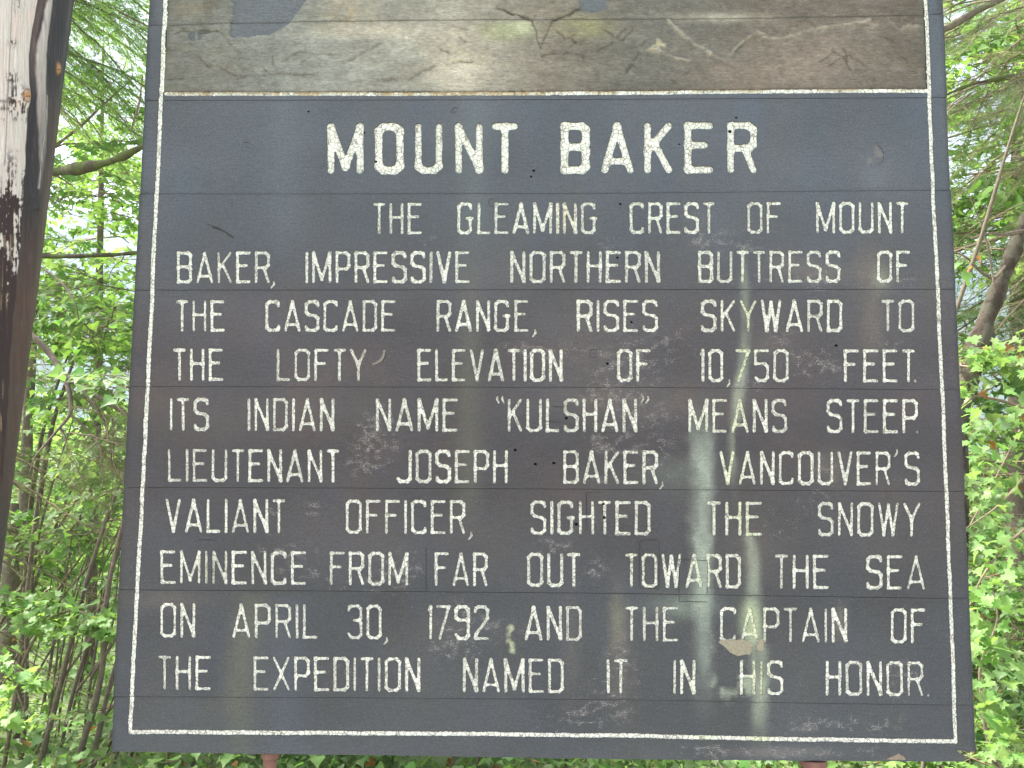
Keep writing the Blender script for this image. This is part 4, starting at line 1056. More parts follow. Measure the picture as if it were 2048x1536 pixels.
def maple_branch(name, seed, mats, L=.9, nl=46, size=.085, tv=0, droop=.12, spread=.42, big=1.0):
    """leafy branch along +X from the origin"""
    g = np.random.default_rng(seed); A = Acc()
    main = curve((0, 0, 0), (L, 0, -droop * L), 8, (0, 0, .08 * L), .012, g)
    A.add(*tube(main, np.linspace(.0075, .002, 8) * big, 4), 0)
    P = []; D = []
    nt_ = 8
    for i in range(nt_):
        t = .2 + .75 * i / nt_; b = main[int(t * 7)] * (1 - (t * 7) % 1) + main[min(int(t * 7) + 1, 7)] * ((t * 7) % 1)
        for sgn in (-1, 1):
            if g.random() < .12: continue
            a = g.uniform(.55, 1.1) * sgn; l = L * spread * (1.1 - .7 * abs(t - .4)) * g.uniform(.6, 1.1)
            e = b + np.array([math.cos(a) * l, math.sin(a) * l, g.uniform(-.10, .06) * L])
            tw = curve(b, e, 4, (0, 0, .02), .006, g); A.add(*tube(tw, [.003 * big, .0024 * big, .0018 * big, .0012 * big], 3), 0)
            for s in (.45, .72, 1.0):
                q = b + (e - b) * s
                for s2 in (-1, 1):
                    a2 = a + s2 * g.uniform(.5, 1.2); P.append(q + np.array([math.cos(a2), math.sin(a2), 0]) * .025 + (0, 0, g.uniform(-.02, .02))); D.append([math.cos(a2), math.sin(a2), g.uniform(-.55, .05)])
            P.append(e); D.append([math.cos(a), math.sin(a), g.uniform(-.5, 0)])
    P = np.array(P); D = np.array(D)
    keep = g.permutation(len(P))[:nl]; P = P[keep]; D = D[keep]
    up = np.array([0, 0, 1.0]) + g.normal(0, .38, (len(P), 3))
    sz = size * g.uniform(.55, 1.25, len(P))
    TVF = [(LEAF_V, LEAF_F), (LEAF2_V, LEAF2_F), (LEAF3_V, LEAF3_F)][tv]
    A.add(*leaves_mesh(P, D, up, sz, *TVF, g)[:2], 1, None); A.L[-1] = np.repeat(g.random((len(P), 3)), len(TVF[0]), 0)
    return A.mesh(name, mats), (P, D, up, sz, A)
def fir_branch(name, seed, mats, L=1.5, dens=1.0, droop=.35, needle=.022, nw=.0028, sparse=0.0, hang=.25):
    g = np.random.default_rng(seed); A = Acc()
    n = 12; t = np.linspace(0, 1, n)
    main = np.stack([t * L, g.normal(0, .008, n).cumsum(), -droop * L * t ** 1.6 + g.normal(0, .006, n)], 1)
    A.add(*tube(main, np.linspace(.010, .002, n), 4), 0)
    segs = [(main[i], main[i + 1]) for i in range(3, n - 1)]
    m = int(22 * dens)
    for i in range(m):
        tt = .12 + .86 * i / m; b = np.array([np.interp(tt, t, main[:, k]) for k in range(3)])
        for sgn in (-1, 1):
            if g.random() < .1 + sparse * .4: continue
            l = L * .30 * (1 - .72 * tt) * g.uniform(.6, 1.25) + .05; a = sgn * g.uniform(.75, 1.15)
            e = b + np.array([math.cos(a) * l, math.sin(a) * l, -hang * l * g.uniform(.3, 1.6)])
            segs.append((b, e)); A.add(*tube(np.array([b, (b + e) / 2 + (0, 0, .01), e]), [.0022, .0016, .0008], 3), 0)
            for _ in range(int(5 * dens)):
                s = g.uniform(.2, .95); q = b + (e - b) * s; a2 = a + g.choice([-1, 1]) * g.uniform(.5, .9); l2 = l * g.uniform(.25, .5) * (1.1 - s * .5)
                e2 = q + np.array([math.cos(a2) * l2, math.sin(a2) * l2, -hang * 1.2 * l2]); segs.append((q, e2))
    S0 = np.array([s[0] for s in segs]); S1 = np.array([s[1] for s in segs]); ln = np.linalg.norm(S1 - S0, axis=1)
    per = np.maximum((ln / .0085).astype(int), 2)
    ii = np.repeat(np.arange(len(segs)), per); tt = g.random(len(ii))
    P = S0[ii] + (S1 - S0)[ii] * tt[:, None]; dr = (S1 - S0)[ii] / ln[ii][:, None]
    side = np.cross(dr, np.array([0, 0, 1.0])); side *= g.choice([-1, 1], len(ii))[:, None]
    D = side * .9 + dr * .65 + g.normal(0, .22, side.shape); D[:, 2] += g.uniform(-.25, .25, len(ii))
    D /= np.linalg.norm(D, axis=1, keepdims=True)
    ln2 = needle * g.uniform(.7, 1.2, len(ii)); wv = np.cross(D, np.array([0, 0, 1.0]) + g.normal(0, .4, D.shape)); wv /= np.linalg.norm(wv, axis=1, keepdims=True)
    a = P - wv * nw * .5; b = P + wv * nw * .5; c = P + D * ln2[:, None]
    V = np.stack([a, b, c], 1).reshape(-1, 3); Fc = np.arange(len(V)).reshape(-1, 3)
    lv = np.repeat(g.random((len(segs), 3))[ii], 3, 0)
    A.add(V, Fc, 1, lv)
    return A.mesh(name, mats)

MAPLE = [maple_branch('branch', 400 + i, [MB_twig, ML_maple], 1.0, 54, .085, 1)[0] for i in range(4)]
MAPLE_B = [maple_branch('branch', 420 + i, [MB_twig, ML_bright], .8, 60, .088, 0)[0] for i in range(4)]
MAPLE_D = [maple_branch('branch', 440 + i, [MB_twig, ML_dark], 1.0, 50, .09, 1)[0] for i in range(3)]
MAPLE_FAR = [maple_branch('branch', 460 + i, [MB_twig, ML_maple], 1.6, 90, .13, 2, spread=.5, big=1.5)[0] for i in range(3)]
MAPLE_FAR2 = [maple_branch('branch', 470 + i, [MB_twig, ML_bright], 1.6, 90, .13, 2, spread=.5, big=1.5)[0] for i in range(2)]
FIR = [fir_branch('branch', 500 + i, [MB_twig, ML_fir], 1.5) for i in range(3)]
FIR_P = [fir_branch('branch', 520 + i, [MB_twig, ML_fir3], 1.3, 1.2, .5, hang=.6, needle=.028, nw=.0036) for i in range(3)]
FIR_DRY = [fir_branch('branch', 540 + i, [MB_twig, ML_fir2], 1.2, .8, .3, sparse=.5, hang=.3) for i in range(3)]

def orient_x(d, roll=0.0):
    d = Vector(d).normalized(); up = Vector((0, 0, 1))
    y = up.cross(d)
    if y.length < 1e-3: y = Vector((0, 1, 0))
    y.normalize(); z = d.cross(y)
    return (Matrix((d, y, z)).transposed() @ Matrix.Rotation(roll, 3, 'X')).to_euler()
def put(mesh, parent, loc, d, s=1.0, roll=None, name='branch'):
    o = bpy.data.objects.new(name, mesh); S.collection.objects.link(o); o.parent = parent
    o.location = Vector(loc) - Vector(parent.location); o.rotation_euler = orient_x(d, random.uniform(-.4, .4) if roll is None else roll)
    o.scale = (s, s, s); return o
def plant(name, base, label, cat, group=None):
    e = bpy.data.objects.new(name, None); S.collection.objects.link(e); e.location = Vector(base); e.empty_display_size = .2
    return tag(e, label, cat, group)
def wood(name, parent, pts, radii, mat, seg=8, rough_=0.0, g=None):
    pts = np.array(pts, float); n = 0
    # resample smoothly
    m = max(len(pts) * 5, 12); t0 = np.linspace(0, 1, len(pts)); t1 = np.linspace(0, 1, m)
    P = np.stack([np.interp(t1, t0, pts[:, k]) for k in range(3)], 1)
    for _ in range(3): P[1:-1] = (P[:-2] + 2 * P[1:-1] + P[2:]) / 4
    r = np.interp(t1, np.linspace(0, 1, len(radii)), radii)
    V, Fc = tube(P, r, seg)
    if rough_: 
        nrm = V - np.repeat(P, seg, 0); V = V + nrm * (rough_ * (fbm(V[:, 2] * 9 + V[:, 0] * 13, V[:, 1] * 14 + V[:, 2] * 5, 77, 3) - .5))[:, None] * 2
    return link(name, mesh_from(name, V - np.array(parent.location), Fc, [mat], {'lv': np.full((len(V), 3), .5)}, smooth=True), parent)

def place_gnd(u, v, Y):
    """ground point below where the ray hits plane Y"""
    p = at(u, v, Y); return np.array([p[0], Y, float(gz(p[0], Y))])

def fill_tree(e, cx, cy, z0, z1, rad, n, meshes, g, s=(.8, 1.2), trunk=None, pitch=(-.3, .25), ymin=None):
    for i in range(n):
        z = g.uniform(z0, z1); f = (z - z0) / (z1 - z0 + 1e-6)
        a = g.uniform(0, 2 * math.pi); r = rad * math.sqrt(g.uniform(.02, 1)) * (1.0 if f < .6 else 1.0 - .6 * (f - .6) / .4)
        x = cx + math.cos(a) * r; y = cy + math.sin(a) * r
        if ymin is not None and y < ymin: y = ymin + g.uniform(0, .5)
        a2 = a + g.uniform(-.8, .8)
        put(meshes[int(g.integers(len(meshes)))], e, (x, y, z), (math.cos(a2), math.sin(a2), g.uniform(*pitch)), g.uniform(*s))

G = np.random.default_rng(77)
# 1. drooping pale fir at the upper left (its trunk stands behind the log)
def fir_tree(base, h, r0, label, group, meshes, n, zr, L, g, face=None, mat=MB_brown, droop=-.15):
    e = plant('fir_tree', base, label, 'tree', group)
    wood('trunk', e, [base, np.array(base) + (0, 0, h * .5), np.array(base) + (.05, 0, h)], [r0, r0 * .6, r0 * .1], mat, 12, .15)
    for i in range(n):
        z = zr[0] + (zr[1] - zr[0]) * (i + g.random()) / n
        a = g.uniform(0, 2 * math.pi) if face is None else g.normal(face, .7)
        sc = L * g.uniform(.7, 1.15) * (1 - .5 * max(0, z / h - .3))
        put(meshes[int(g.integers(len(meshes)))], e, (base[0] + math.cos(a) * r0 * .6, base[1] + math.sin(a) * r0 * .6, base[2] + z), (math.cos(a), math.sin(a), droop + g.uniform(-.15, .2)), sc, g.uniform(-.25, .25))
    return e
b = place_gnd(-110, 700, 3.0)
fir_tree(b, 9, .16, 'fir with soft pale drooping sprays at the upper left edge between log and board', 'firs beside the board', FIR_P, 34, (4.4, 6.4), 1.5, G, face=-.1, droop=-.05)
b = place_gnd(-260, 700, 2.2)
fir_tree(b, 8, .12, 'thin fir with sparse dry brown-green twigs low between log and board', 'firs beside the board', FIR_DRY, 20, (.9, 2.3), 1.1, G, face=0.1, droop=-.3)
b = place_gnd(2330, 700, 3.4)
fir_tree(b, 10, .2, 'fir with dark hanging boughs at the right edge level with the title', 'firs beside the board', FIR, 34, (2.9, 5.4), 1.6, G, face=math.pi + .1, droop=-.12)
b = place_gnd(2420, 700, 6.0)
fir_tree(b, 12, .22, 'dark fir further back behind the leaning maple trunk at right', 'firs beside the board', FIR, 26, (.8, 3.6), 1.3, G, face=math.pi, droop=-.2)

# 2. maple with mossy limb, between log and board
def pts_px(L): return [at(u, v, Y) for (u, v, Y) in L]
e = plant('maple_tree', place_gnd(-150, 800, 4.6), 'maple with a mossy limb reaching from behind the log to the board', 'tree')
B_ = np.array(e.location)
wood('trunk', e, [B_, B_ + (.1, 0, 2.2), B_ + (.2, .1, 4.6), B_ + (.5, .2, 7)], [.12, .10, .07, .03], MB_grey, 10, .2)
wood('limb', e, pts_px([(-120,420,4.6),(60,352,3.4),(110,344,2.6),(150,338,2.2),(185,332,2.1),(225,322,2.0),(262,305,1.9),(300,285,1.85),(380,240,1.8)]), [.045, .04, .024, .030, .027, .020, .019, .015, .010], MB_moss, 14, .55)
wood('limb', e, pts_px([(-100,520,4.4),(60,509,2.9),(120,513,2.6),(180,511,2.5),(240,509,2.45),(300,502,2.4),(420,490,2.4)]), [.028, .02, .015, .014, .011, .009, .005], MB_moss, 12, .6)
wood('limb', e, pts_px([(100,300,2.9),(165,250,2.9),(200,215,2.9),(262,160,3.0)]), [.012, .009, .007, .004], MB_twig, 6, .3)
wood('limb', e, pts_px([(285,150,2.6),(280,200,2.6),(270,235,2.6),(262,262,2.6)]), [.004, .007, .008, .005], MB_twig, 6, .3)
for i in range(170):
    u = G.uniform(60, 400) if i % 4 else G.uniform(-300, 60); v = G.uniform(190, 700); Y = G.uniform(2.8, 7.5)
    p = at(u, v, Y); a = G.uniform(0, 6.28)
    put(MAPLE[int(G.integers(4))], e, p, (math.cos(a), math.sin(a), G.uniform(-.2, .3)), G.uniform(.5, .85))
# fir branch with forking brown limb (y 670..1000 in the photo)
e = plant('fir_tree', place_gnd(-220, 800, 1.9), 'leaning fir limb that forks low beside the log, sparse olive twigs', 'tree', 'firs beside the board')
B_ = np.array(e.location)
wood('trunk', e, [B_, B_ + (0, 0, 1.2), B_ + (.05, 0, 3)], [.07, .06, .04], MB_brown, 8, .2)
LB = [([(-200,560,1.9),(20,640,1.8),(66,672,1.75),(100,705,1.75),(130,755,1.7),(165,773,1.7),(205,800,1.7),(260,835,1.7)], [.03, .022, .019, .017, .015, .012, .009, .005]),
      ([(132,757,1.7),(140,790,1.68),(143,828,1.65),(120,855,1.65),(90,890,1.6),(68,915,1.6),(60,945,1.6)], [.014, .011, .009, .007, .005, .004, .003]),
      ([(160,771,1.7),(190,810,1.68),(212,850,1.68),(222,900,1.65),(222,935,1.6)], [.010, .008, .006, .005, .003]),
      ([(142,830,1.65),(175,858,1.65),(200,890,1.65),(215,915,1.65)], [.006, .005, .004, .003]),
      ([(120,855,1.65),(133,875,1.65),(134,900,1.65)], [.005, .004, .003]),
      ([(205,800,1.7),(240,820,1.7),(300,850,1.7)], [.006, .005, .003]),
      ([(60,520,2.4),(120,560,2.3),(150,600,2.2),(158,640,2.2)], [.006, .006, .005, .004])]
for pts, r in LB: wood('limb', e, pts_px(pts), r, MB_brown, 7, .35)
for pts, r in LB[:6]:
    P = np.array(pts_px(pts))
    for j in range(5):
        q = P[int(G.integers(1, len(P)))] + G.normal(0, .03, 3); a = G.uniform(-1.2, 1.2)
        put(FIR_DRY[int(G.integers(3))], e, q, (math.cos(a), math.sin(a) * .6, G.uniform(-.9, .1)), G.uniform(.22, .42))

# 3. bright low maple spray (y 1180..1330) with single leaves, and the dark understorey
e = plant('maple_sapling', place_gnd(10, 1400, 1.9), 'bright yellow-green maple spray in front of the thin stems at lower left', 'plant')
B_ = np.array(e.location)
leafmesh = mesh_from('leaf', LEAF_V, LEAF_F, [ML_bright], {'lv': np.tile([[.5, .6, 0]], (len(LEAF_V), 1))})
leafmesh2 = mesh_from('leaf', LEAF_V * (1, 1, .4), LEAF_F, [ML_maple], {'lv': np.tile([[.7, .8, 0]], (len(LEAF_V), 1))})
leafmesh3 = mesh_from('leaf', LEAF_V * (1.1, .9, 1.5), LEAF_F, [ML_bright], {'lv': np.tile([[.2, .35, 0]], (len(LEAF_V), 1))})
leafred = mesh_from('leaf', LEAF_V * (.9, .9, 1.6), LEAF_F, [ML_bright], {'lv': np.tile([[.2, .35, 1.0]], (len(LEAF_V), 1))})
def single_leaf(parent, p, d, up, s, mesh, base):
    o = bpy.data.objects.new('leaf', mesh); S.collection.objects.link(o); o.parent = parent
    Fm = frames(np.array([d], float), np.array([up], float))[0]
    o.location = Vector(p) - Vector(base); o.rotation_euler = Matrix(Fm.tolist()).to_euler(); o.scale = (s, s, s)
    return o
def leaf_layer(e, region, n, size, g, meshes, upn=.35, down=.35):
    """region: list of (u, v, Y, spread_u, spread_v, spreadY)"""
    for i in range(n):
        u, v, Y, su, sv, sY = region[int(g.integers(len(region)))]
        p = at(u + g.normal(0, su), v + g.normal(0, sv), Y + g.normal(0, sY)); a = g.uniform(0, 6.28)
        single_leaf(e, p, (math.cos(a), math.sin(a), -g.uniform(0, 2 * down)), (g.normal(0, upn), g.normal(-.35, upn), 1), size * g.uniform(.6, 1.2), meshes[int(g.integers(len(meshes)))], e.location)
wood('stem', e, [B_, at(40, 1330, 1.9), at(90, 1240, 1.85), at(150, 1215, 1.8), at(225, 1262, 1.75)], [.012, .010, .007, .005, .003], MB_twig, 6)
wood('stem', e, [at(90, 1240, 1.85), at(60, 1200, 1.8), at(30, 1190, 1.8)], [.005, .004, .003], MB_twig, 6)
leaf_layer(e, [(60,1195,1.8,28,8,.15),(110,1205,1.8,22,10,.15),(40,1225,1.75,24,10,.12),(90,1240,1.75,28,9,.12),(150,1238,1.75,25,8,.12),(195,1240,1.75,20,8,.12),(60,1258,1.7,24,7,.12),(150,1262,1.7,30,7,.1),(215,1262,1.75,10,8,.1),(20,1205,1.8,14,14,.1)], 330, .048, G, [leafmesh, leafmesh, leafmesh2, leafmesh3])
e = plant('maple_sapling', place_gnd(-20, 1480, 1.5), 'low maple sprig with a few broad pale leaves at the bottom left corner', 'plant')
B_ = np.array(e.location)
wood('stem', e, [B_, at(-10, 1400, 1.4), at(20, 1340, 1.35), at(50, 1430, 1.3)], [.008, .006, .004, .002], MB_twig, 6)
leaf_layer(e, [(12,1325,1.4,14,12,.08),(45,1350,1.4,12,12,.08),(10,1375,1.35,12,10,.08),(70,1372,1.4,8,6,.05)], 60, .05, G, [leafmesh, leafmesh2, leafmesh])
leaf_layer(e, [(12,1432,1.1,8,10,.03),(44,1432,1.1,8,8,.03)], 7, .085, G, [leafmesh])

# 4. thin leaning stems, lower left
ordinals = ['leftmost', 'second', 'third', 'fourth', 'fifth', 'sixth', 'seventh', 'eighth', 'ninth', 'tenth', 'eleventh', 'twelfth', 'thirteenth', 'fourteenth', 'fifteenth', 'sixteenth']
STEMS = [(40,1536,52,1260,3.6,11),(62,1536,120,1190,4.6,8),(78,1536,160,1200,2.6,13),(92,1536,118,1330,5.5,7),(112,1536,190,1240,3.2,9),(128,1536,168,1330,4.4,7),(150,1536,212,1180,2.4,15),
         (168,1536,186,1330,3.4,8),(184,1536,232,1330,2.5,14),(200,1536,232,1390,3.0,12),(226,1536,262,1440,2.8,9),(258,1536,300,1430,3.6,8),(20,1500,60,1010,5.0,16),(34,1480,74,1020,4.2,18)]
STEMS = [(u0, v0, u1, v1, Y * .72, w) for u0, v0, u1, v1, Y, w in STEMS]
STEMS.sort(key=lambda s: s[0])
for i, (u0, v0, u1, v1, Y, w) in enumerate(STEMS):
    p0 = at(u0, v0, Y); p1 = at(u1, v1, Y + .1); sl = (p1 - p0) / (p1[2] - p0[2])
    base = p0 + sl * (float(gz(p0[0], Y)) - p0[2]) * .6; base[2] = float(gz(p0[0], Y)) - .02
    e = plant('maple_sapling', base, '%s slim leaning stem %samong the bare sapling stems at lower left' % (ordinals[i], 'from the left ' if i else ''), 'sapling', 'thin stems leaning right at lower left')
    top = p1 + sl * 1.3 + (.25, 0, 0); r = w / F * (Y + 2.5) / 2 * .95
    wood('stem', e, [base, p0, (p0 + p1) / 2 + G.normal(0, .02, 3), p1, p1 + sl * .6 + (.05, 0, 0), top], [r * 1.15, r, r * .85, r * .7, r * .5, r * .25], MB_brown, 7, .3)
    if i % 2 == 0: wood('stem', e, [(p0 + p1) / 2, p1 + (.25, .05, .1), p1 + (.6, .1, .7)], [r * .5, r * .35, r * .15], MB_brown, 6, .3)
    for j in range(7):
        s = G.uniform(.3, 1); q = p1 + (top - p1) * (s + .25) + G.normal(0, .2, 3) + (0, 0, .1); a = G.uniform(0, 6.28)
        put(MAPLE[int(G.integers(4))], e, q, (math.cos(a), math.sin(a), G.uniform(-.3, .2)), G.uniform(.5, .8))
# long diagonal poles rising right (y 1000..1180)
DG = [(120,1170,245,1000,3.2,5),(150,1160,262,1040,3.0,4),(100,1100,215,985,3.6,4),(140,1290,262,1000,3.8,4),(60,1140,140,1020,3.5,6)]
e = plant('thicket', place_gnd(150, 1500, 4.2), 'thicket of hair-thin bare stems behind the leaning saplings at lower left', 'shrub')
for j in range(22):
    u0 = G.uniform(0, 340); Y = G.uniform(2.6, 5.0); p0 = at(u0, 1560, Y); p1 = at(u0 + G.uniform(20, 120), G.uniform(1180, 1330), Y); d = p1 - p0; w = G.uniform(2.5, 6); r = w / F * (Y + 2.5) / 2
    bse = p0 - d * ((p0[2] - float(gz(p0[0], Y))) / d[2]); bse[2] = float(gz(bse[0], Y)) - .02
    wood('stem', e, [bse, p0, (p0 + p1) / 2 + G.normal(0, .03, 3), p1, p1 + d * .6 + G.normal(0, .08, 3)], [r * 1.2, r, r * .9, r * .7, r * .4], MB_twig if j % 2 else MB_brown, 6, .3)
e = plant('vine_maple', place_gnd(60, 1500, 3.4), 'clump of long thin poles slanting up to the right behind the bright spray', 'shrub')
for (u0, v0, u1, v1, Y, w) in DG:
    p0, p1 = at(u0, v0, Y), at(u1, v1, Y); d = p1 - p0; r = w / F * (Y + 2.5) / 2
    bse = p0 - d * ((p0[2] - float(gz(p0[0], Y))) / d[2]) * .8; bse[2] = float(gz(bse[0], Y)); 
    wood('stem', e, [bse, p0, p1, p1 + d * .8], [r * 1.4, r, r * .8, r * .4], MB_twig, 6, .3)

# 5. leaning maple trunk, right side
e = plant('maple_tree', place_gnd(1880, 1000, 2.0), 'maple with a leaning scarred grey-brown trunk just right of the board', 'tree')
B_ = np.array(e.location)
wood('trunk', e, [B_, at(1915, 850, 2.05)] + pts_px([(1938,752,2.05),(1948,715,2.05),(1962,672,2.05),(1970,640,2.05),(1988,600,2.05),(2010,550,2.08),(2028,500,2.1),(2052,440,2.15),(2110,330,2.2),(2150,200,2.3)]), [.06, .055, .052, .050, .054, .042, .039, .037, .034, .032, .028, .024], MB_grey, 16, .42)
wood('limb', e, pts_px([(2020,520,2.1),(1990,560,2.0),(1962,545,1.95),(1935,515,1.9),(1912,505,1.9)]), [.009, .008, .007, .005, .003], MB_brown, 7, .4)
wood('limb', e, pts_px([(2045,462,2.1),(2010,470,2.0),(1975,466,1.95),(1940,478,1.9)]), [.012, .010, .007, .004], MB_brown, 7, .4)
wood('limb', e, pts_px([(1990,585,1.9),(1978,500,1.9),(1960,440,1.9),(1938,390,1.9)]), [.005, .005, .004, .003], MB_brown, 6, .3)
for i in range(90):
    u = G.uniform(1870, 2200); v = G.choice([G.uniform(30, 280), G.uniform(30, 280), G.uniform(400, 530)]); Y = G.uniform(2.4, 5.0)
    p = at(u, v, Y); a = G.uniform(0, 6.28)
    put(MAPLE[int(G.integers(4))], e, p, (math.cos(a), math.sin(a), G.uniform(-.2, .3)), G.uniform(.45, .8))
# pale dead pole
p0, p1 = at(1905, 640, 1.6), at(2014, 300, 1.6); d = p1 - p0
bse = p0 - d * (p0[2] - float(gz(p0[0], 1.6))) / d[2]
e = plant('dead_pole', bse, 'pale bare pole leaning up to the right beside the board', 'branch')
wood('stem', e, [bse, p0, (p0 + p1) / 2 + (.012, 0, 0), p1, p1 + d * .35], [.013, .011, .010, .008, .004], MB_pale, 8, .3)
# dark conifer bough top right, reaching from beyond the frame
e = plant('fir_tree', place_gnd(2240, 700, 2.6), 'fir with a thick dark bough crossing the top right corner', 'tree', 'firs beside the board')
B_ = np.array(e.location)
wood('trunk', e, [B_, B_ + (0, 0, 3), B_ + (0, 0, 8)], [.13, .11, .05], MB_brown, 10, .2)
wood('limb', e, pts_px([(2230,-140,2.6),(2080,-50,2.2),(1990,0,2.0),(1940,30,1.95),(1890,58,1.9),(1840,80,1.9)]), [.05, .036, .024, .020, .017, .012], MB_brown, 9, .4)
wood('limb', e, pts_px([(2230,120,2.5),(2048,150,2.0),(1980,160,1.9),(1930,172,1.9),(1880,196,1.9)]), [.03, .016, .012, .008, .005], MB_moss, 8, .6)
for (u, v, Y) in [(2080,-40,2.2),(2020,-20,2.1),(1970,10,2.0),(1920,40,1.95),(2100,130,2.1),(2040,150,2.0),(1985,160,1.95),(1945,170,1.9),(2060,220,2.2),(2080,300,2.2),(2090,380,2.3),(2060,60,2.2),(2100,480,2.4),(2090,600,2.6),(2110,250,2.1)]:
    for j in range(4):
        q = at(u, v, Y) + G.normal(0, .06, 3); a = G.normal(math.pi, .6)
        put((FIR + FIR_DRY)[int(G.integers(5))], e, q, (math.cos(a), math.sin(a), G.uniform(-.7, .05)), G.uniform(.3, .6))

# 6. right maple shrub: broad near leaves + branches behind
e = plant('maple_shrub', place_gnd(2010, 1450, 1.5), 'leafy maple bush with broad light-green leaves filling the right edge', 'shrub')
B_ = np.array(e.location)
for pts, r in [([(2000,1536,1.5),(1975,1480,1.5),(1962,1400,1.5),(1958,1330,1.5),(1999,1240,1.5),(1985,1180,1.5)], [.012, .010, .007, .006, .005, .003]),
               ([(2048,1060,1.5),(2000,1100,1.45),(1960,1160,1.4),(1940,1210,1.4)], [.007, .006, .005, .003]), ([(2060,940,1.5),(2010,1000,1.45),(1980,1025,1.4),(1935,1055,1.4)], [.006, .005, .004, .003]),
               ([(2040,860,1.6),(1990,960,1.5),(1940,1050,1.45)], [.005, .004, .003]), ([(2060,820,1.5),(2000,800,1.5),(1950,790,1.5),(1925,812,1.5)], [.006, .007, .006, .004])]:
    wood('stem', e, pts_px(pts), r, MB_twig, 7, .3)
P0 = pts_px([(1975,1480,1.5)])[0]; wood('stem', e, [B_, P0], [.014, .010], MB_twig, 7)
leaf_layer(e, [(1945,700,1.4,18,16,.15),(1990,730,1.4,22,22,.15),(2030,700,1.4,18,22,.15),(1940,800,1.4,14,26,.15),(1985,820,1.4,24,26,.2),(2030,850,1.4,18,30,.2),(1950,900,1.35,14,30,.2),(1990,930,1.35,24,30,.2),
               (1955,1000,1.35,14,30,.2),(2010,1000,1.35,24,34,.2),(1965,1090,1.3,16,30,.2),(2015,1120,1.3,24,30,.2)], 170, .056, G, [leafmesh, leafmesh, leafmesh3, leafmesh2], .5, .5)
leaf_layer(e, [(1955,1190,1.2,12,26,.12),(2010,1200,1.2,24,26,.15),(1960,1290,1.15,10,26,.1),(2010,1300,1.15,24,30,.12),(1970,1400,1.1,12,28,.1),(2015,1420,1.1,22,34,.1),(1975,1500,1.05,14,20,.1),(2025,1500,1.0,20,24,.1)], 125, .062, G, [leafmesh, leafmesh3, leafmesh2], .55, .55)
for (u, v) in [(2022,694),(1953,517),(1938,535),(1960,785),(1990,886),(2038,705)]:
    q = at(u, v, 1.4); a = G.uniform(0, 6.28); single_leaf(e, q, (math.cos(a), math.sin(a) * .5, -.4), (0, -1, .6), .05, leafred, e.location)
for (u, v, s) in [(2040,790,.11),(2034,1330,.10),(1925,545,.08),(1948,1265,.11)]:
    q = at(u, v, 1.3); single_leaf(e, q, (.4, -.2, -.8), (.3, -.8, .7), s, leafmesh, e.location)
for i in range(90):
    u = G.uniform(1900, 2150); v = G.uniform(690, 1560); Y = G.uniform(1.6, 4.0); a = G.uniform(0, 6.28)
    put((MAPLE_B if Y < 2.7 else MAPLE_D)[int(G.integers(3))], e, at(u, v, Y), (math.cos(a), math.sin(a), G.uniform(-.3, .3)), G.uniform(.45, .75))

# 7. shrubs along the foot of the board (behind it)
for i, (u, Y, n) in enumerate([(330, 2.0, 12), (620, 2.6, 12), (900, 1.9, 12), (1130, 2.4, 12), (1380, 1.9, 12), (1600, 2.5, 12), (1800, 1.8, 14)]):
    b = place_gnd(u, 1540, Y)
    nm = ['below the lower left corner of the board', 'just right of the left post stub', 'below the middle of the board, left half', 'below the middle of the board, right half', 'below the word IN of the last line', 'around the right post stub', 'below the lower right corner of the board'][i]
    e = plant('low_shrub', b, 'low leafy maple shrub showing ' + nm, 'shrub', 'low shrubs behind the board')
    wood('stem', e, [b, b + (.05, 0, .7)], [.01, .006], MB_twig, 6)
    wood('stem', e, [b + (.1, .05, 0), b + (.25, .1, .9)], [.012, .006], MB_brown, 6)
    for j in range(n):
        p = b + (G.normal(0, .35), G.normal(0, .25), G.uniform(.05, .75)); a = G.uniform(0, 6.28)
        put((MAPLE_B + MAPLE)[int(G.integers(8))], e, p, (math.cos(a), math.sin(a), G.uniform(-.3, .3)), G.uniform(.4, .65))

# 8. mid-distance trees and bushes behind, both sides and behind the board
spots = []
for i in range(26):
    Y = G.uniform(5.5, 17); X = G.uniform(-1, 1) * (Y + 2.5) * .82
    spots.append((X, Y))
spots += [(-3.9, 5.2), (-4.6, 7.5), (-3.2, 6.4), (4.4, 5.6), (5.4, 7.8), (4.0, 6.6), (-6.5, 10), (7, 10.5), (-5.2, 9), (5.8, 9.5)]
def _hid(s):
    q = px((s[0], s[1], 1.2))[0]; return 380 < q < 1780
_vis = [s for s in spots if not _hid(s)]; _hd = [s for s in spots if _hid(s)][:8]
spots = _vis + _hd; spots.sort(key=lambda s: s[1]); _cnt = {}
_ORD = ['nearest', 'second nearest', 'third nearest', 'fourth nearest', 'fifth nearest', 'sixth nearest', 'seventh nearest', 'eighth nearest', 'ninth nearest', 'tenth nearest', 'eleventh nearest', 'twelfth nearest', 'thirteenth nearest', 'fourteenth nearest', 'farthest but one', 'farthest']
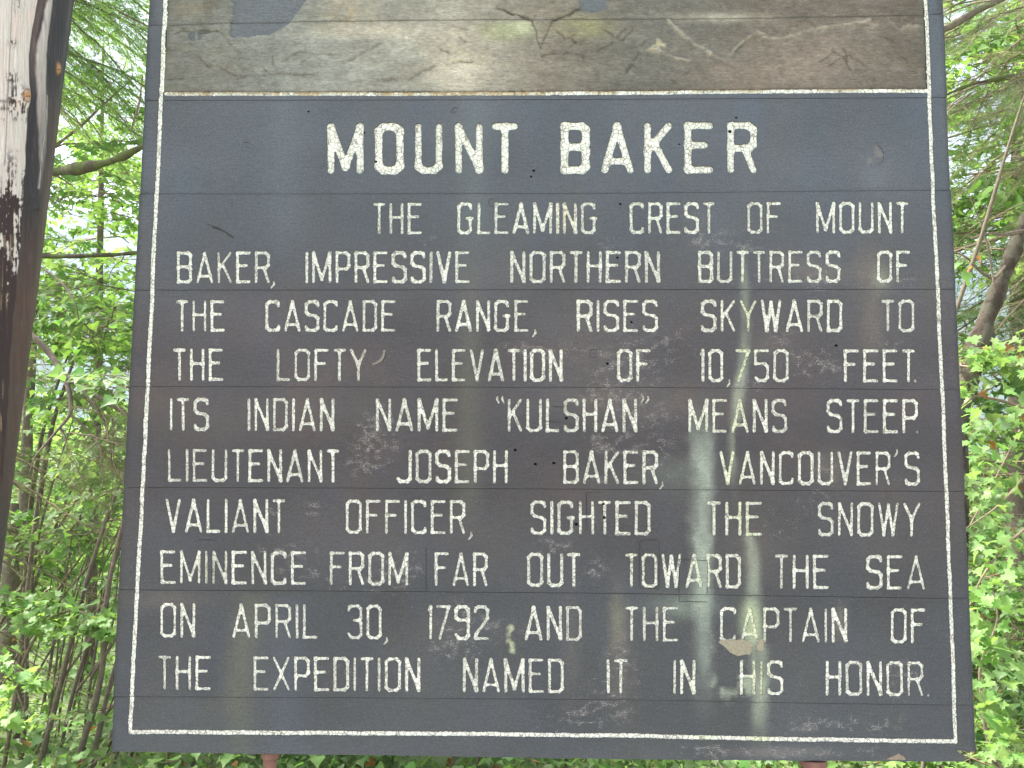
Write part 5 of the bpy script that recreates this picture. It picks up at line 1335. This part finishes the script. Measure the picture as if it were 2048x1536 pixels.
for i, (X, Y) in enumerate(spots):
    h = G.uniform(4.5, 7.5) if (_hid((X, Y)) or (i % 4 == 0 and X <= 1)) else G.uniform(1.2, 2.5)
    b = np.array([X, Y, float(gz(X, Y))]); tall = h > 4
    g_ = 'trees in the woods behind the board' if tall else 'bushes in the woods behind the board'
    _side = 'behind' if _hid((X, Y)) else ('left of' if X < 0 else 'right of'); _k = (_side, tall); _cnt[_k] = _cnt.get(_k, 0) + 1
    _lab = '%s %s in the woods %s the board' % (_ORD[_cnt[_k] - 1], 'slender green broadleaf tree' if tall else 'green leafy bush', _side)
    e = plant('broadleaf_tree' if tall else 'bush', b, _lab, 'tree' if tall else 'bush', g_)
    lean = G.uniform(-.4, .6)
    wood('trunk', e, [b, b + (lean * .4, 0, h * .5), b + (lean, 0, h)], [.05 if tall else .025, .04 if tall else .02, .01], MB_brown, 7, .3)
    ms = (MAPLE_FAR + MAPLE_FAR2) if i % 2 else MAPLE_FAR
    fill_tree(e, X + lean * .5, Y, b[2] + (.2 if not tall else .6), b[2] + h, G.uniform(1.1, 1.7) if not tall else 1.9, 30 if not tall else 34, ms, G, (.6, 1.0))
# dark brown far trunks seen through the leaves, left
for i, (u, v0, v1, Y, w, lab) in enumerate([(27,1480,1000,5.2,26,'dark brown tree trunk low between the log and the thin stems'), (2035,1560,820,5.0,50,'broad shaded trunk behind the leaves at the right edge'), (15,1300,1180,4.4,34,'short thick dark trunk beside the foot of the log')]):
    p0 = at(u, v0, Y); p1 = at(u + (22 if i == 0 else 5), v1, Y + .1); b = p0.copy(); b[2] = float(gz(p0[0], Y))
    e = plant('broadleaf_tree', b, lab, 'tree'); r = w / F * (Y + 2.5) / 2
    wood('trunk', e, [b, p0, p1, p1 + (p1 - p0) * 1.5], [r * 1.2, r, r * .9, r * .6], MB_brown, 10, .25)
    for j in range(8):
        q = p1 + (p1 - p0) * G.uniform(.3, 1.5) + G.normal(0, .4, 3) * (1, .5, .5); a = G.uniform(0, 6.28)
        put(MAPLE[int(G.integers(4))], e, q, (math.cos(a), math.sin(a), 0), .8)

# 9. far wood: one mass of foliage, and ground cover
def mass(name, n, fn, size, mats, tv, seed, label=None):
    g = np.random.default_rng(seed); P = fn(g, n); n = len(P); a = g.uniform(0, 6.28, n)
    D = np.stack([np.cos(a), np.sin(a), g.uniform(-.7, .2, n)], 1); up = np.array([0, 0, 1.0]) + g.normal(0, .45, (n, 3))
    TVF = [(LEAF_V, LEAF_F), (LEAF2_V, LEAF2_F), (LEAF3_V, LEAF3_F)][tv]
    V, Fc, lv = leaves_mesh(P, D, up, size * g.uniform(.5, 1.3, n), *TVF, g)
    # patchy brightness
    return tag(link(name, mesh_from(name, V, Fc, mats, {'lv': lv})), kind='stuff')
def far_fn(g, n):
    """crowns standing in rows from 20 to 60 m"""
    m = 240; cy = g.uniform(20, 60, m); cx = g.uniform(-1, 1, m) * (cy + 3) * .85; ch = g.uniform(2.5, 5.5, m) * (.75 + cy / 90); cr = g.uniform(1.6, 3.4, m)
    k = g.integers(0, m, n); d = g.normal(0, 1, (n, 3)); d /= np.linalg.norm(d, axis=1, keepdims=True); rr = g.uniform(.35, 1, n) ** .5
    x = cx[k] + d[:, 0] * cr[k] * rr; y = cy[k] + d[:, 1] * cr[k] * rr
    zc_ = gz(cx[k], cy[k]) + ch[k] * .5; z = zc_ + d[:, 2] * ch[k] * .5 * rr + g.normal(0, .3, n)
    return np.stack([x, y, z], 1)
mass('far_wood', 90000, far_fn, .36, [ML_maple], 2, 901)
def floor_fn(g, n):
    y = .9 + 24 * g.random(n) ** 1.2; x = g.uniform(-1, 1, n) * (y + 2.5) * .9; z = gz(x, y) + g.random(n) ** 2 * (.3 + .025 * y)
    return np.stack([x, y, z], 1)
mass('ground_cover', 70000, floor_fn, .055, [ML_bright], 1, 903)
